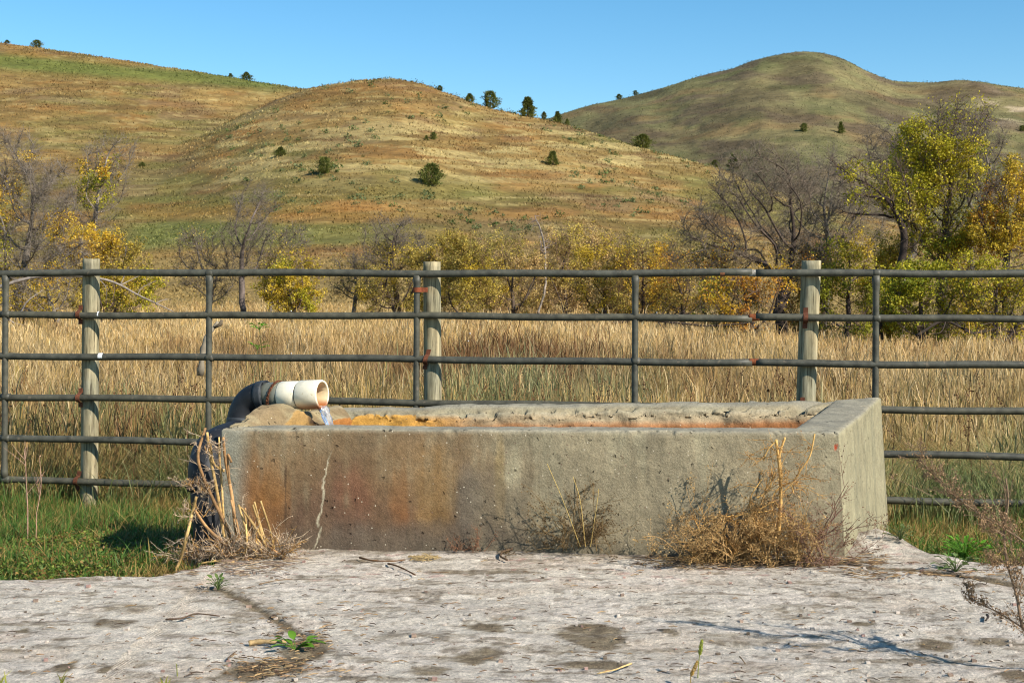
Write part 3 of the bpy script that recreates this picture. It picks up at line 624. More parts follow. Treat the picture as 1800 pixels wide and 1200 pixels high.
    # form joint and repaired crack
    c = lerp(c, np.broadcast_to(lin(92, 70, 50), c.shape), F0 * (np.abs(px0 - 502) < 1.6) * sstep(800, 830, py0) * sstep(935, 915, py0) * .75)
    cr = np.interp(py0, [790, 830, 850, 880, 910, 940, 960, 978], [583, 574, 571, 565, 562, 558, 552, 546]) + 16 * (fbm(py0 * .06, 1.0, 0, 4, 441, .6) - .5)
    cw = np.interp(py0, [770, 820, 880, 940, 978], [.1, 1.0, 2.2, 2.0, .6]) * (.1 + 1.3 * fbm(py0 * .07, 9.0, 0, 3, 449)); c = lerp(c, np.broadcast_to(lin(206, 194, 162), c.shape), F0 * sstep(cw + 1.0, cw * .4, np.abs(px0 - cr)) * sstep(780, 820, py0 + 40 * (n - .5)) * .85)
    # rim: pale grey
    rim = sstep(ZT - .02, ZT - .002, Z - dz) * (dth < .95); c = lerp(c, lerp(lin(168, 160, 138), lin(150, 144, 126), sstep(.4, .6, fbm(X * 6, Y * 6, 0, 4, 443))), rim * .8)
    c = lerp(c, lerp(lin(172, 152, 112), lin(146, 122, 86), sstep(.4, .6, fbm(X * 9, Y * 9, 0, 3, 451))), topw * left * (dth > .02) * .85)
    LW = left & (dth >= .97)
    # inside: mineral stain, plus shade painted as a dark band on the left wall
    I = (dth >= .97); wl = fbm(X * 5, Y * 5, Z * 14, 4, 445)
    oc_ = lerp(lin(184, 138, 66), lin(164, 112, 62), sstep(-.9, .0, X + .5 * (wl - .5))); oc_ = lerp(oc_, np.broadcast_to(lin(174, 146, 108), oc_.shape), sstep(-.2, 1.0, X + .8 * (wl - .5)) * .6)
    c = lerp(c, np.broadcast_to(lin(150, 140, 116), c.shape), I * 1.0 * .7); rust = sstep(ZT - .105, ZT - .13, Z + .03 * (wl - .5)); gr_ = lerp(lin(158, 146, 118), lin(162, 112, 74), rust); oc_ = lerp(oc_, gr_, sstep(-.7, .1, X + .5 * (wl - .5)) * .8)
    c = lerp(c, oc_, I * sstep(ZT - .045, ZT - .085, Z + .05 * (wl - .5) - .03 * (X < -.6)))
    c = lerp(c, np.broadcast_to(lin(120, 70, 30), c.shape), I * sstep(ZT - .125, ZT - .15, Z + .02 * (wl - .5)) * .6)
    ly = Y + .25 * (wl - .5); lc = lerp(lin(164, 128, 74), lin(58, 40, 26), sstep(7.85, 7.93, ly)); lc = lerp(lc, np.broadcast_to(lin(150, 96, 48), lc.shape), sstep(8.12, 8.2, ly)); c = lerp(c, lc, LW * .92)  # dark middle band: interior shade below the outlet painted in with brown stain
    c = lerp(c, np.broadcast_to(lin(190, 84, 52), c.shape), F0 * (np.hypot((px0 - 1469) / 3, (py0 - 784) / 5) < 1 + .8 * (n - .5)))
    R0 = right & out; c = lerp(c, np.broadcast_to(lin(168, 160, 126), c.shape), R0 * .75 * (.6 + .4 * streak)); c = lerp(c, np.broadcast_to(lin(140, 134, 108), c.shape), R0 * sstep(.52, .66, fbm(Y * 13, X * 3, Z * .9, 4, 447)) * .6)
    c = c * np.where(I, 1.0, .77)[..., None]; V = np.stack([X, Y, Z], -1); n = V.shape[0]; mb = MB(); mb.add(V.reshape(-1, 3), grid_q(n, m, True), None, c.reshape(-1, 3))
    # floor slab inside
    fc = inter(th); mb.add(np.concatenate([fc, np.full((4, 1), .14)], 1), [[0, 1, 2, 3]], None, lin(120, 80, 40))
    t = thing("water_trough", "long weathered concrete stock trough with rust brown stains on its front", "trough", (.3, 8.0, 0))
    mb.build("basin", M_conc, t); 
    w = inter([a + .0 for a in th]); mbw = MB(); k = 40; u = np.linspace(0, 1, k)[:, None, None]; v = np.linspace(0, 1, k)[None, :, None]
    pw = (w[0] * (1 - u) + w[1] * u) * (1 - v) + (w[3] * (1 - u) + w[2] * u) * v; mbw.add(np.concatenate([pw, np.full((k, k, 1), .455)], -1).reshape(-1, 3), grid_q(k, k), None, (.1, .08, .04))
    structure(mbw.build("water", M_water))
trough()

# ------------------------------------------------------------------ supply pipe, chain, stream
def supply_pipe():
    t = thing("water_pipe", "black elbowed supply pipe with cream coloured outlet pouring into the trough", "pipe", (*P(372, 1000, 7.3)[:2], -.1))
    R = .083; blk = lin(30, 31, 33); col2 = lin(52, 55, 57)
    riser = [P(372, 1010, 7.32), P(366, 930, 7.32), P(361, 858, 7.33)]
    low = [P(361, 862, 7.33), P(360, 822, 7.35), P(368, 793, 7.42), P(385, 777, 7.55), P(404, 769, 7.78), P(416, 765, 7.95)]
    mb = MB(); sweep(mb, spline(riser, 12), R * .97, 28, lin(28, 29, 32)); mb.build("riser", M_blackp, t)
    mb = MB(); sweep(mb, spline(low, 30), R * 1.06, 28, blk); a = spline(low, 30); 
    sweep(mb, a[0:3], R * 1.15, 28, blk); mb.build("lower_elbow", M_blackp, t)
    up0 = P(424, 790, 8.12); bend = [P(424, 775, 8.12), P(424, 748, 8.12), P(427, 727, 8.13), P(437, 708, 8.13), P(452, 698, 8.11), P(470, 694.5, 8.085)]
    mb = MB(); s = spline(bend, 30); sweep(mb, s, R * 1.04, 28, blk); sweep(mb, s[-5:], R * 1.09, 28, col2); sweep(mb, s[6:10], R * 1.08, 28, col2)
    sweep(mb, spline([P(416, 765, 7.95), P(421, 770, 8.05), P(424, 772, 8.12)], 8), R * 1.04, 28, blk); mb.build("upper_elbow", M_blackp, t)
    a, b = P(463, 695, 8.10), P(567, 693, 7.965); d = b - a; L = np.linalg.norm(d); d /= L
    def seg(u0, u1): return [a + (b - a) * u for u in np.linspace(u0, u1, 4)]
    mb = MB(); sweep(mb, seg(0, .34), R * .93, 28, lin(106, 106, 92)); mb.build("grey_section", M_pvc, t)["label"] = "weathered grey section"
    # cream couplings, hollow at the mouth
    w = lin(232, 222, 194)
    def collar(mb, u0, u1, ro, ri=None, c=w):
        p0, p1 = a + (b - a) * u0, a + (b - a) * u1; ax = (p1 - p0) / np.linalg.norm(p1 - p0); h = .006
        if ri is None: sweep(mb, [p0, p0 + ax * h, p1 - ax * h, p1], [ro - h * .6, ro, ro, ro - h * .6], 36, c); return
        pts = [p0, p0 + ax * h, p1 - ax * h, p1, p1, p1 - ax * .004, p1 - ax * .16]; rr = [ro - .004, ro, ro, ro - .003, ri + .003, ri, ri]
        cs = np.array([c, c, c, c, c, c * np.array([.9, .82, .66]), c * np.array([.7, .5, .3])])
        # the frame is kept fixed: the path folds back on itself
        u = np.cross(ax, [0, 0, 1]); u /= np.linalg.norm(u); v = np.cross(ax, u); an = np.linspace(0, 2 * math.pi, 36, endpoint=False); ring = np.cos(an)[:, None] * u + np.sin(an)[:, None] * v
        V = np.concatenate([p + r * ring for p, r in zip(pts, rr)]); i = np.arange(len(pts) - 1)[:, None]; j = np.arange(36)[None]; j2 = (j + 1) % 36
        cc = np.repeat(cs, 36, 0); zr = (np.tile(ring[:, 2], len(pts)) * np.repeat(rr, 36)); low_ = sstep(-.3, -.9, np.tile(ring[:, 2], len(pts))); idx = np.repeat(np.arange(len(pts)), 36)
        stain = np.where(idx >= 2, low_ * .95, low_ * .55); cc = cc * (1 - stain)[:, None] + lin(150, 76, 22)[None] * stain[:, None]
        mb.add(V, np.stack([i * 36 + j, i * 36 + j2, (i + 1) * 36 + j2, (i + 1) * 36 + j], -1).reshape(-1, 4), None, cc)
    mb = MB(); collar(mb, .315, .61, R * .985); mb.build("coupling", M_pvc, t)
    mb = MB(); collar(mb, .595, .635, R * .90, None, lin(96, 90, 76)); mb.build("joint_ring", M_pvc, t)
    mb = MB(); collar(mb, .632, 1.0, R * 1.03, R * .86); o = mb.build("outlet", M_pvc, t)
    # moulded marks on the outlet
    mk = MB(); ax = d; side = np.cross(ax, [0, 0, 1]); side /= np.linalg.norm(side); upv = np.cross(side, ax)
    for (uu, th_, hw, hh) in ((.72, 8, .012, .0015), (.72, -32, .02, .002)):
        n_ = side * math.cos(math.radians(th_)) + upv * math.sin(math.radians(th_)); tn = np.cross(ax, n_); p = a + (b - a) * uu + n_ * (R * 1.03 + .0008)
        mk.add([p - ax * hw - tn * hh, p + ax * hw - tn * hh, p + ax * hw + tn * hh, p - ax * hw + tn * hh], [[0, 1, 2, 3]], None, lin(150, 130, 96))
    an = np.linspace(0, 2 * math.pi, 18, endpoint=False); th_ = -12; n_ = side * math.cos(math.radians(th_)) + upv * math.sin(math.radians(th_)); tn = np.cross(ax, n_); p = a + (b - a) * .70 + n_ * (R * 1.03 + .0012)
    V = np.concatenate([p + (np.cos(an)[:, None] * ax + np.sin(an)[:, None] * tn) * .009, p + (np.cos(an)[:, None] * ax + np.sin(an)[:, None] * tn) * .006]); j = np.arange(18); mk.add(V, np.stack([j, (j + 1) % 18, 18 + (j + 1) % 18, 18 + j], 1), None, lin(160, 142, 110))
    m_ = mk.build("moulded_mark", M_pvc, o)
    # rusty chain wrapped round the grey section
    ch = MB(); N = 44; tt = np.linspace(-.35, .78, N); pts = []
    for q in tt:
        ang = q * 2 * math.pi * .62 - .4; pp = a + (b - a) * (.20 + .07 * math.sin(ang)) + (side * math.cos(ang) + upv * math.sin(ang)) * (R * .93 + .008); pts.append(pp)
    tail = spline([pts[0], pts[0] + np.array([-.03, -.03, -.015]), pts[0] + np.array([-.075, -.03, -.03])], 9)[1:][::-1]; pts = np.concatenate([tail, np.array(pts)])
    an = np.linspace(0, 2 * math.pi, 10, endpoint=False)
    for i in range(len(pts) - 1):
        p0, p1 = pts[i], pts[i + 1]; ax_ = p1 - p0; l = np.linalg.norm(ax_); ax_ /= l; nn = np.cross(ax_, side if i % 2 else upv); nn /= np.linalg.norm(nn) + 1e-9
        mid = (p0 + p1) / 2; ring = [mid + ax_ * math.cos(k) * l * .75 + nn * math.sin(k) * .0065 for k in an]; ring.append(ring[0]); sweep(ch, ring, .0032, 5, lin(104, 62, 40) * random.uniform(.6, 1.2), False)
    o = ch.build("rusty_chain", M_rust); tag(o, "rusty brown chain wrapped around the grey pipe beside the cream coupling", "chain")
    # stream
    mbs = MB(); g = np.random.default_rng(5); base = b - np.array([0, 0, R * .80]) - d * .02; pts = []; 
    for q in np.linspace(0, 1, 26): tt_ = q * .25; pts.append(base + d * (.42 * tt_) + np.array([0, 0, -.5 * 9.8 * tt_ ** 2 * .9 - .006 * q]))
    pts = np.array(pts); an = np.linspace(0, 2 * math.pi, 18, endpoint=False); V = []
    for i, p in enumerate(pts):
        q = i / 25; wx = .034 * (1 - .45 * q); wy = .016 * (1 - .1 * q); r = 1 + .22 * np.sin(an * 3 + q * 9) + .14 * np.sin(an * 5 - q * 17)
        V.append(p + (np.cos(an) * wx * r)[:, None] * np.array([.82, .57, 0]) + (np.sin(an) * wy * r)[:, None] * np.array([.57, -.82, 0]))
    i = np.arange(25)[:, None]; j = np.arange(18)[None]; j2 = (j + 1) % 18
    mbs.add(np.concatenate(V), np.stack([i * 18 + j, i * 18 + j2, (i + 1) * 18 + j2, (i + 1) * 18 + j], -1).reshape(-1, 4), None, (.8, .85, .95))
    o = mbs.build("water_stream", M_stream); tag(o, "clear stream of water falling from the cream pipe outlet", "water")
supply_pipe()

# ------------------------------------------------------------------ fence
def fence():
    t = thing("pipe_fence", "six rail dark steel pipe fence clamped to round wooden posts", "fence", (0, 9.8, -.3))
    SP = .312; RR = .0255; g = np.random.default_rng(41); pc = lin(74, 72, 60)
    fd = fpt(1800, 0) - fpt(0, 0); fd /= np.linalg.norm(fd); fn = np.array([-fd[1], fd[0], 0])            # away from the camera
    for i in range(6):
        z = EYE - i * SP
        for (x0, x1) in ((-420, 1322), (1329, 2350)):
            xs = np.linspace(x0, x1, 60); ph = g.uniform(0, 6); pts = np.array([fpt(x, z + .004 * math.sin(x * .006 + ph) + .003 * math.sin(x * .017 + 2 * ph)) for x in xs])
            mb = MB(); sweep(mb, pts, RR * (1.04 if i == 0 else 1), 18, pc * (np.array([1.02, 1.0, .95]) if i % 2 else np.array([.95, .97, 1.0])) * g.uniform(.9, 1.1)); mb.build("rail", M_pipe, t)
        mb = MB(); c = lin(150, 144, 132) if i == 0 else lin(122, 66, 36)
        sweep(mb, [fpt(x, z + .003 * math.sin(i)) for x in (1316, 1320, 1331, 1335)], RR * np.array([.94, .96, .96, .94]), 16, c); mb.build("sleeve", M_rust, t)
        for xx in (10, 368, 733, 1117, 1540):
            if g.uniform() < .5:
                mb = MB(); p = fpt(xx, z); sweep(mb, [fpt(xx - 7, z), fpt(xx - 2, z), fpt(xx + 3, z), fpt(xx + 8, z)], RR * np.array([1.01, 1.13, 1.13, 1.01]), 16, pc * .9); mb.build("weld_bead", M_pipe, t)
    for xx in (-330, 10, 368, 733, 1117, 1540, 1900):
        z0, z1 = EYE - 5 * SP + RR * .6, EYE - RR * .6; zs = np.array([z0, z0 + .05, z0 + .12] + list(np.linspace(z0 + .2, z1 - .2, 6)) + [z1 - .12, z1 - .05, z1])
        rr = np.full(len(zs), .0225); rr[[0, -1]] = .030; rr[[1, -2]] = .027
        mb = MB(); sweep(mb, [fpt(xx - (z1 - q) * 1.5, q) for q in zs], rr, 16, pc); mb.build("upright", M_pipe, t)
    posts = []
    for (x, ty, lean, r, zb) in ((151, 455, -4, .063, -.75), (755, 460, 2, .064, -.7), (1428, 458, -18, .067, -.7)):
        Yp = fY(x); zt = EYE - (ty - HZ) * Yp / F; mb = MB(); zs = np.linspace(zb, zt, 60); pts = []
        for z in zs: p = fpt(x + lean * (zt - z) / 1.0 * .55, z) + fn * (RR + r + .004); pts.append(p)
        pts = np.array(pts); sd = 40; an = np.linspace(0, 2 * math.pi, sd, endpoint=False); V = []
        for k, p in enumerate(pts):
            rad = r * (1 + .05 * (vn(np.cos(an) * 1.5 + x, np.sin(an) * 1.5, zs[k] * 1.2, 501) - .5) + .10 * (vn(np.cos(an) * 7 + x, np.sin(an) * 7, zs[k] * 1.1, 503) - .5) * .5); rad = rad * (.985 if k == 59 else 1)
            V.append(np.stack([p[0] + np.cos(an) * rad, p[1] + np.sin(an) * rad, np.full(sd, p[2]) + (.006 * (vn(np.cos(an) * 4, np.sin(an) * 4, x, 505) - .5) if k == 59 else 0)], 1))
        V = np.concatenate(V + [pts[-1:]]); i = np.arange(59)[:, None]; j = np.arange(sd)[None]; j2 = (j + 1) % sd
        q = np.stack([i * sd + j, i * sd + j2, (i + 1) * sd + j2, (i + 1) * sd + j], -1).reshape(-1, 4); jj = np.arange(sd); tr = np.stack([59 * sd + jj, 59 * sd + (jj + 1) % sd, np.full(sd, 60 * sd)], 1)
        mb.add(V, q, tr, lin(150, 140, 110)); mb.build("wooden_post", M_wood, t)
    # clamps
    def strap(x, z, hw=.016, h=.072, tilt=0.0, ring=False):
        mb = MB(); path = []
        for a in np.linspace(-90, 90, 13): path.append((-RR * 1.12 * math.cos(math.radians(a)) - .002, RR * 1.12 * math.sin(math.radians(a))))
        path = [(RR + .001, -h), (RR + .001, -RR * 1.5)] + [(q[0], q[1]) for q in path] + [(RR + .001, RR * 1.5), (RR + .001, h)]
        V = []; 
        for (dn, dzz) in path:
            for (sx_, off) in ((-hw, 0), (hw, 0), (hw, -.005), (-hw, -.005)):
                V.append(fpt(x, z) + fn * (dn + off) + fd * (sx_ + tilt * dzz) + np.array([0, 0, dzz]))
        n = len(path); i = np.arange(n - 1)[:, None]; j = np.arange(4)[None]; j2 = (j + 1) % 4
        q = np.concatenate([np.stack([i * 4 + j, i * 4 + j2, (i + 1) * 4 + j2, (i + 1) * 4 + j], -1).reshape(-1, 4), [[3, 2, 1, 0], [4 * n - 4, 4 * n - 3, 4 * n - 2, 4 * n - 1]]])
        mb.add(V, q, None, lin(100, 58, 38) * g.uniform(.8, 1.15)); o = mb.build("clamp", M_rust, t, smooth=False)
        for dzz in (-h + .018, h - .018):
            b = MB(); p = fpt(x, z) + fd * tilt * dzz + np.array([0, 0, dzz]) + fn * (RR - .004); sweep(b, [p - fn * 0, p - fn * .004, p - fn * .0045, p - fn * .011, p - fn * .0115], [.0105, .0105, .0065, .0065, .004], 12, lin(196, 196, 200)); b.build("bolt", M_bolt, o)
    for (x, i, tl) in ((139, 1, 0.0), (139, 3, 0.0), (135, 5, .12), (749, 2, .22), (1416, 1, .05), (1411, 3, 0.0), (1405, 5, 0.0)): strap(x, EYE - i * SP, tilt=tl)
    # strap round the upright beside the middle post
    mb = MB(); z = EYE - .12; V = []; path = []
    for a in np.linspace(200, 360, 12): path.append((math.cos(math.radians(a)) * .027, math.sin(math.radians(a)) * .027))
    path += [(.035, .012), (.075, .02)]
    for (du, dn) in path:
        for (o_, zz) in ((1, -.017), (1, .017), (1.18, .017), (1.18, -.017)): V.append(fpt(733, z) + fd * du * (o_ if du < .03 else 1) + fn * (dn * o_ if du < .03 else dn - (o_ - 1) * .03) + np.array([0, 0, zz]))
    n = len(path); i = np.arange(n - 1)[:, None]; j = np.arange(4)[None]; j2 = (j + 1) % 4
    mb.add(V, np.concatenate([np.stack([i * 4 + j, i * 4 + j2, (i + 1) * 4 + j2, (i + 1) * 4 + j], -1).reshape(-1, 4), [[3, 2, 1, 0], [4 * n - 4, 4 * n - 3, 4 * n - 2, 4 * n - 1]]]), None, lin(124, 66, 40)); o = mb.build("clamp", M_rust, t, smooth=False)
    b = MB(); p = fpt(744, z) ; sweep(b, [p - fn * .004, p - fn * .012, p - fn * .0125], [.009, .009, .006], 12, lin(150, 110, 84)); b.build("bolt", M_rust, o)
    # scraps of white tape
    for (x, i, w) in ((174, 1, 1.2), (178, 2, 4)):
        mb = MB(); z = EYE - i * SP; sweep(mb, [fpt(x - w, z), fpt(x - w * .3, z), fpt(x + w * .3, z), fpt(x + w, z)], RR * np.array([1.03, 1.06, 1.03, 1.05]), 18, lin(225, 225, 222), False); mb.build("tape_wrap", M_tape, t)
    # rust spot on the top rail
    mb = MB(); sweep(mb, [fpt(x, EYE) for x in (1266, 1269, 1272, 1274)], RR * 1.055, 16, lin(128, 84, 56), False); mb.build("rust_ring", M_rust, t)
fence()

# ------------------------------------------------------------------ trees
def colonize(ells, base, trunk_h, n_att, step, infl, kill, g, clump=.0):
    """space colonisation inside a set of ellipsoids; returns nodes, parents"""
    vol = np.array([e[3] * e[4] * e[5] for e in ells]); cnt = np.maximum((n_att * vol / vol.sum()).astype(int), 20); A = []
    for e, k in zip(ells, cnt):
        p = unit(k, g) * (g.uniform(0.02, 1, (k, 1)) ** .40); A.append(p * np.array(e[3:6]) + np.array(e[:3]))
    A = np.concatenate(A); A = A[A[:, 2] > base[2] + trunk_h * .55]
    nodes = [np.array(base, float)]; par = [-1]; cen = A.mean(0); p = np.array(base, float); d = np.array([0, 0, 1.0])
    while np.linalg.norm(A - p, axis=1).min() > infl * .8 or p[2] < base[2] + trunk_h:
        tgt = cen - p; tgt /= np.linalg.norm(tgt) + 1e-9; d = d * .75 + tgt * .2 + g.normal(0, .13, 3) ; d[2] = max(d[2], .3); d /= np.linalg.norm(d); p = p + d * step; nodes.append(p); par.append(len(nodes) - 2)
        if len(nodes) > 80: break
    nd_ = np.linalg.norm(A[:, None] - np.array(nodes)[None], axis=2); near = nd_.argmin(1); dist = nd_.min(1); alive = np.ones(len(A), bool)
    for it in range(90):
        act = alive & (dist < infl)
        if not act.any():
            if not alive.any(): break
            act = alive & (dist < dist[alive].min() + step)
        ids = np.unique(near[act]); new = []
        for k in ids:
            s = act & (near == k); v = A[s] - nodes[k]; v /= np.linalg.norm(v, axis=1)[:, None] + 1e-9; v = v.sum(0) + g.normal(0, .35, 3) * .5 + np.array([0, 0, .12])
            v /= np.linalg.norm(v) + 1e-9; q = nodes[k] + v * step; new.append((k, q))
        s0 = len(nodes)
        for k, q in new: nodes.append(q); par.append(int(k))
        nn = np.array([q for _, q in new]); dd = np.linalg.norm(A[:, None] - nn[None], axis=2); j = dd.argmin(1); dm = dd[np.arange(len(A)), j]; b = dm < dist; near[b] = s0 + j[b]; dist[b] = dm[b]
        alive &= dist > kill
        if len(nodes) > 2600: break
    return np.array(nodes), np.array(par)

def tree(label, Y, basepx, ells, cat="tree", name="bare_tree", n_att=420, step=.28, bark=lin(98, 86, 78), twig=lin(112, 98, 92), n_tw=3.0, tw_len=.55, tw_r=.0095, leaf=None, group=None, seed=1, trunk_r=.16, trunk_h=None, light=0.0, skirt=None):
    """ells: photo ellipses (x, y, rx, ry) of the crown at distance Y"""
    g = np.random.default_rng(seed); k = Y / F; X0 = (basepx - 900) * k; z0 = float(gz(X0, Y)); base = np.array([X0, Y, z0 - .1])
    E = []
    for (x, y, rx, ry) in ells: c = P(x, y, Y); E.append((c[0], c[1] + g.normal(0, .15), c[2], rx * k, max(rx, ry * .7) * k * .85, ry * k))
    if skirt is None: skirt = name in ('autumn_shrub', 'yellow_tree', 'tan_tree', 'orange_tree')
    if skirt:
        yb = HZ + (EYE - z0 - .7) * F / Y; mx = np.mean([e[0] for e in ells]); rw = max(e[2] for e in ells); c = P(mx, yb - 22, Y); E.append((c[0], c[1], c[2], rw * 1.0 * k, rw * .8 * k, 30 * k)); n_att = int(n_att * 1.2)
    top = max(e[2] + e[5] for e in E); H = top - z0; lowc = min(e[2] - e[5] for e in E)
    n_att = int(n_att * 1.35); N, Pn = colonize(E, base, trunk_h if trunk_h is not None else max(.25, min(.16 * H, lowc - z0 + .2)), n_att, step, step * 5.5, step * 1.5, g)
    n = len(N); ch = np.zeros(n); r = np.full(n, tw_r * 1.25) ** 2.35
    acc = np.zeros(n)
    for i in range(n - 1, 0, -1):
        ri = max(acc[i], (tw_r * 1.25) ** 2.35); acc[Pn[i]] += ri; r[i] = ri
    r[0] = max(acc[0], 1e-9); r = r ** (1 / 2.35); r = r * min(1.0, trunk_r / r[0]) if r[0] > trunk_r else r * (1 + (trunk_r / r[0] - 1) * sstep(0, trunk_r * .5, r))
    r = np.maximum(r, tw_r); r[0] *= 1.35
    i = np.arange(1, n); bc = bark[None] * g.uniform(.75, 1.25, (n, 1)); bc = bc * (1 - light) + light * (bark[None] * np.where(g.uniform(0, 1, (n, 1)) < .4, 1.7, 1.0))
    t = thing(name, label, cat, (X0, Y, z0), group)
    mb = MB(); thick = r[i] > tw_r * 2.2; a = i[thick]; nc = np.bincount(Pn[1:], minlength=n); dv = N[a] - N[Pn[a]]; dv /= np.linalg.norm(dv, axis=1)[:, None]; rp = np.where(nc[Pn[a]] == 1, r[Pn[a]], np.minimum(r[Pn[a]], r[a] * 1.5)); tubes(mb, N[Pn[a]] - dv * rp[:, None] * .35, N[a] + dv * r[a][:, None] * .35, rp, r[a], bc[a], 7); a = i[~thick]; tubes(mb, N[Pn[a]], N[a], np.minimum(r[Pn[a]], r[a] * 1.6), r[a], twig[None] * g.uniform(.75, 1.25, (len(a), 1)), 3)
    mb.build("trunk", M_bark, t)
    # twigs
    cand = i[r[i] < tw_r * 3.2]; rep = g.poisson(n_tw * 1.7, len(cand)); src = np.repeat(cand, rep); m = len(src)
    f = g.uniform(0, 1, (m, 1)); s0 = N[Pn[src]] * (1 - f) + N[src] * f; dirp = N[src] - N[Pn[src]]; dirp /= np.linalg.norm(dirp, axis=1)[:, None] + 1e-9
    d0 = dirp * .7 + unit(m, g) * .9 + np.array([0, 0, .25]); d0 /= np.linalg.norm(d0, axis=1)[:, None]; L = tw_len * g.uniform(.4, 1.2, (m, 1)); s1 = s0 + d0 * L * .5; d1 = d0 + unit(m, g) * .45; d1 /= np.linalg.norm(d1, axis=1)[:, None]; s2 = s1 + d1 * L * .5
    tc = twig[None] * g.uniform(.7, 1.3, (m, 1)); mb = MB(); tubes(mb, s0, s1, tw_r * .8, tw_r * .6, tc, 3); tubes(mb, s1, s2, tw_r * .6, tw_r * .3, tc, 3)
    s3 = s1 + (d0 * .4 + unit(m, g)) * L * .38; tubes(mb, s1, s3, tw_r * .5, tw_r * .3, tc, 3)
    s4 = s2 - d1 * L * .2; s5 = s4 + (d1 * .5 + unit(m, g)) * L * .3; tubes(mb, s4, s5, tw_r * .45, tw_r * .25, tc, 3)
    mb.build("twigs", M_bark, t)
    if leaf:
        pts = np.concatenate([s2, s3, s5, (s1 + s2) / 2]); mb = MB()
        for (cols, dens, size, reg) in leaf:
            q = pts
            if reg is not None:
                px = 900 + q[:, 0] * F / q[:, 1]; py = HZ + (EYE - q[:, 2]) * F / q[:, 1]; w = np.zeros(len(q))
                for (x, y, rx, ry) in reg: w = np.maximum(w, sstep(1.25, .45, ((px - x) / rx) ** 2 + ((py - y) / ry) ** 2))
            else: w = np.ones(len(q))
            cl = fbm(q[:, 0] * .9, q[:, 1] * .9, q[:, 2] * .9 + seed, 3, 601); w = w * (.1 + 1.1 * sstep(.42, .56, cl))
            nrep = g.poisson(np.clip(dens * w * 2.3, 0, 40)); q = np.repeat(q, nrep, 0) + g.normal(0, .07, (nrep.sum(), 3)); mm = len(q)
            if mm == 0: continue
            cols_ = np.array(cols); ci = np.clip((fbm(q[:, 0] * .7, q[:, 1] * .7, q[:, 2] * .7, 2, 607) - .25) * 2 * len(cols) + g.normal(0, .5, mm), 0, len(cols) - 1).astype(int)
            leaves(mb, q, size * .62 * g.uniform(.5, 1.4, mm), cols_[ci] * g.uniform(.65, 1.3, (mm, 1)), g, .75)
        if mb.n: mb.build("leaves", M_leaf, t, smooth=False)
    return t

YEL = [lin(196, 166, 48), lin(210, 180, 62), lin(176, 152, 46)]; GOLD = [lin(212, 172, 50), lin(220, 186, 66), lin(196, 150, 46)]
LIME = [lin(166, 158, 40), lin(188, 174, 48), lin(202, 182, 54), lin(142, 142, 40)]; ORG = [lin(198, 146, 52), lin(184, 124, 44), lin(208, 164, 60)]
OLV = [lin(172, 152, 70), lin(194, 168, 80), lin(152, 138, 66)]; TAN = [lin(206, 172, 108), lin(218, 186, 124), lin(192, 164, 96), lin(206, 182, 84)]
GRB = lin(112, 102, 90); GRT = lin(124, 112, 98); DKB = lin(76, 64, 56); BRT = lin(128, 108, 90)
TG = "autumn trees along the creek"

tree("leafless grey tree at the far left with a tangle of fine twigs above the rails", 56, 30, [(45, 350, 95, 90), (20, 270, 50, 60), (60, 440, 95, 70), (-50, 340, 80, 90)], n_att=800, bark=GRB, twig=GRT, n_tw=7.5, leaf=[(GOLD, .7, .12, [(5, 350, 40, 50), (50, 275, 20, 8), (110, 400, 40, 30)]), (LIME, .8, .12, [(0, 420, 25, 50)])], group=TG, seed=3, trunk_r=.2)
tree("half dead grey tree holding two patches of yellow leaves high on the left", 62, 180, [(185, 290, 55, 55), (170, 360, 50, 50), (215, 255, 35, 25)], n_att=420, bark=lin(128, 116, 104), twig=GRT, n_tw=3.4, leaf=[(GOLD, 6, .15, [(146, 292, 13, 15), (182, 294, 14, 20), (210, 310, 7, 8)]), (LIME, 1.5, .14, [(165, 330, 40, 40), (190, 280, 25, 12)])], group=TG, seed=5, trunk_r=.22, light=.6, name="dead_tree")
tree("rounded golden yellow tree behind the left wooden post", 60, 185, [(165, 440, 62, 52), (215, 460, 50, 62), (120, 465, 45, 50)], n_att=420, bark=GRB, twig=lin(130, 112, 80), n_tw=3.0, leaf=[(GOLD, 5.0, .13, [(165, 420, 55, 45), (120, 420, 30, 30)]), (YEL + OLV, 3.4, .12, None)], group=TG, seed=7, trunk_r=.13, name="yellow_tree")
tree("yellow green low tree under the golden one right of the left post", 57, 195, [(215, 505, 55, 28), (250, 495, 38, 22), (180, 490, 30, 25)], n_att=240, bark=DKB, twig=BRT, n_tw=2.6, leaf=[(LIME + YEL, 3.6, .12, None)], group=TG, seed=9, trunk_r=.12, name="yellow_tree")
tree("scrubby half leafless yellow tree under the bare tree at the left edge", 55, 100, [(60, 500, 75, 32), (110, 500, 45, 35), (-20, 490, 50, 40)], n_att=300, bark=GRB, twig=GRT, n_tw=3.6, leaf=[(GOLD + YEL, .8, .11, None)], group=TG, seed=11, trunk_r=.12, name="orange_tree")
tree("leafless grey tree with a round crown on a tall forked trunk left of centre", 60, 428, [(445, 355, 48, 38), (440, 410, 55, 35), (420, 460, 42, 40)], n_att=420, bark=lin(104, 92, 84), twig=lin(116, 104, 90), n_tw=5.2, tw_len=.6, group=TG, seed=13, trunk_r=.17, trunk_h=1.0, light=.3)
tree("low spreading leafless grey tree left of the round crowned bare tree", 61, 372, [(345, 430, 42, 30), (350, 475, 48, 35), (385, 500, 40, 32)], n_att=360, bark=GRB, twig=lin(116, 104, 90), n_tw=5.2, leaf=[(OLV, .25, .11, None)], group=TG, seed=15, trunk_r=.14)
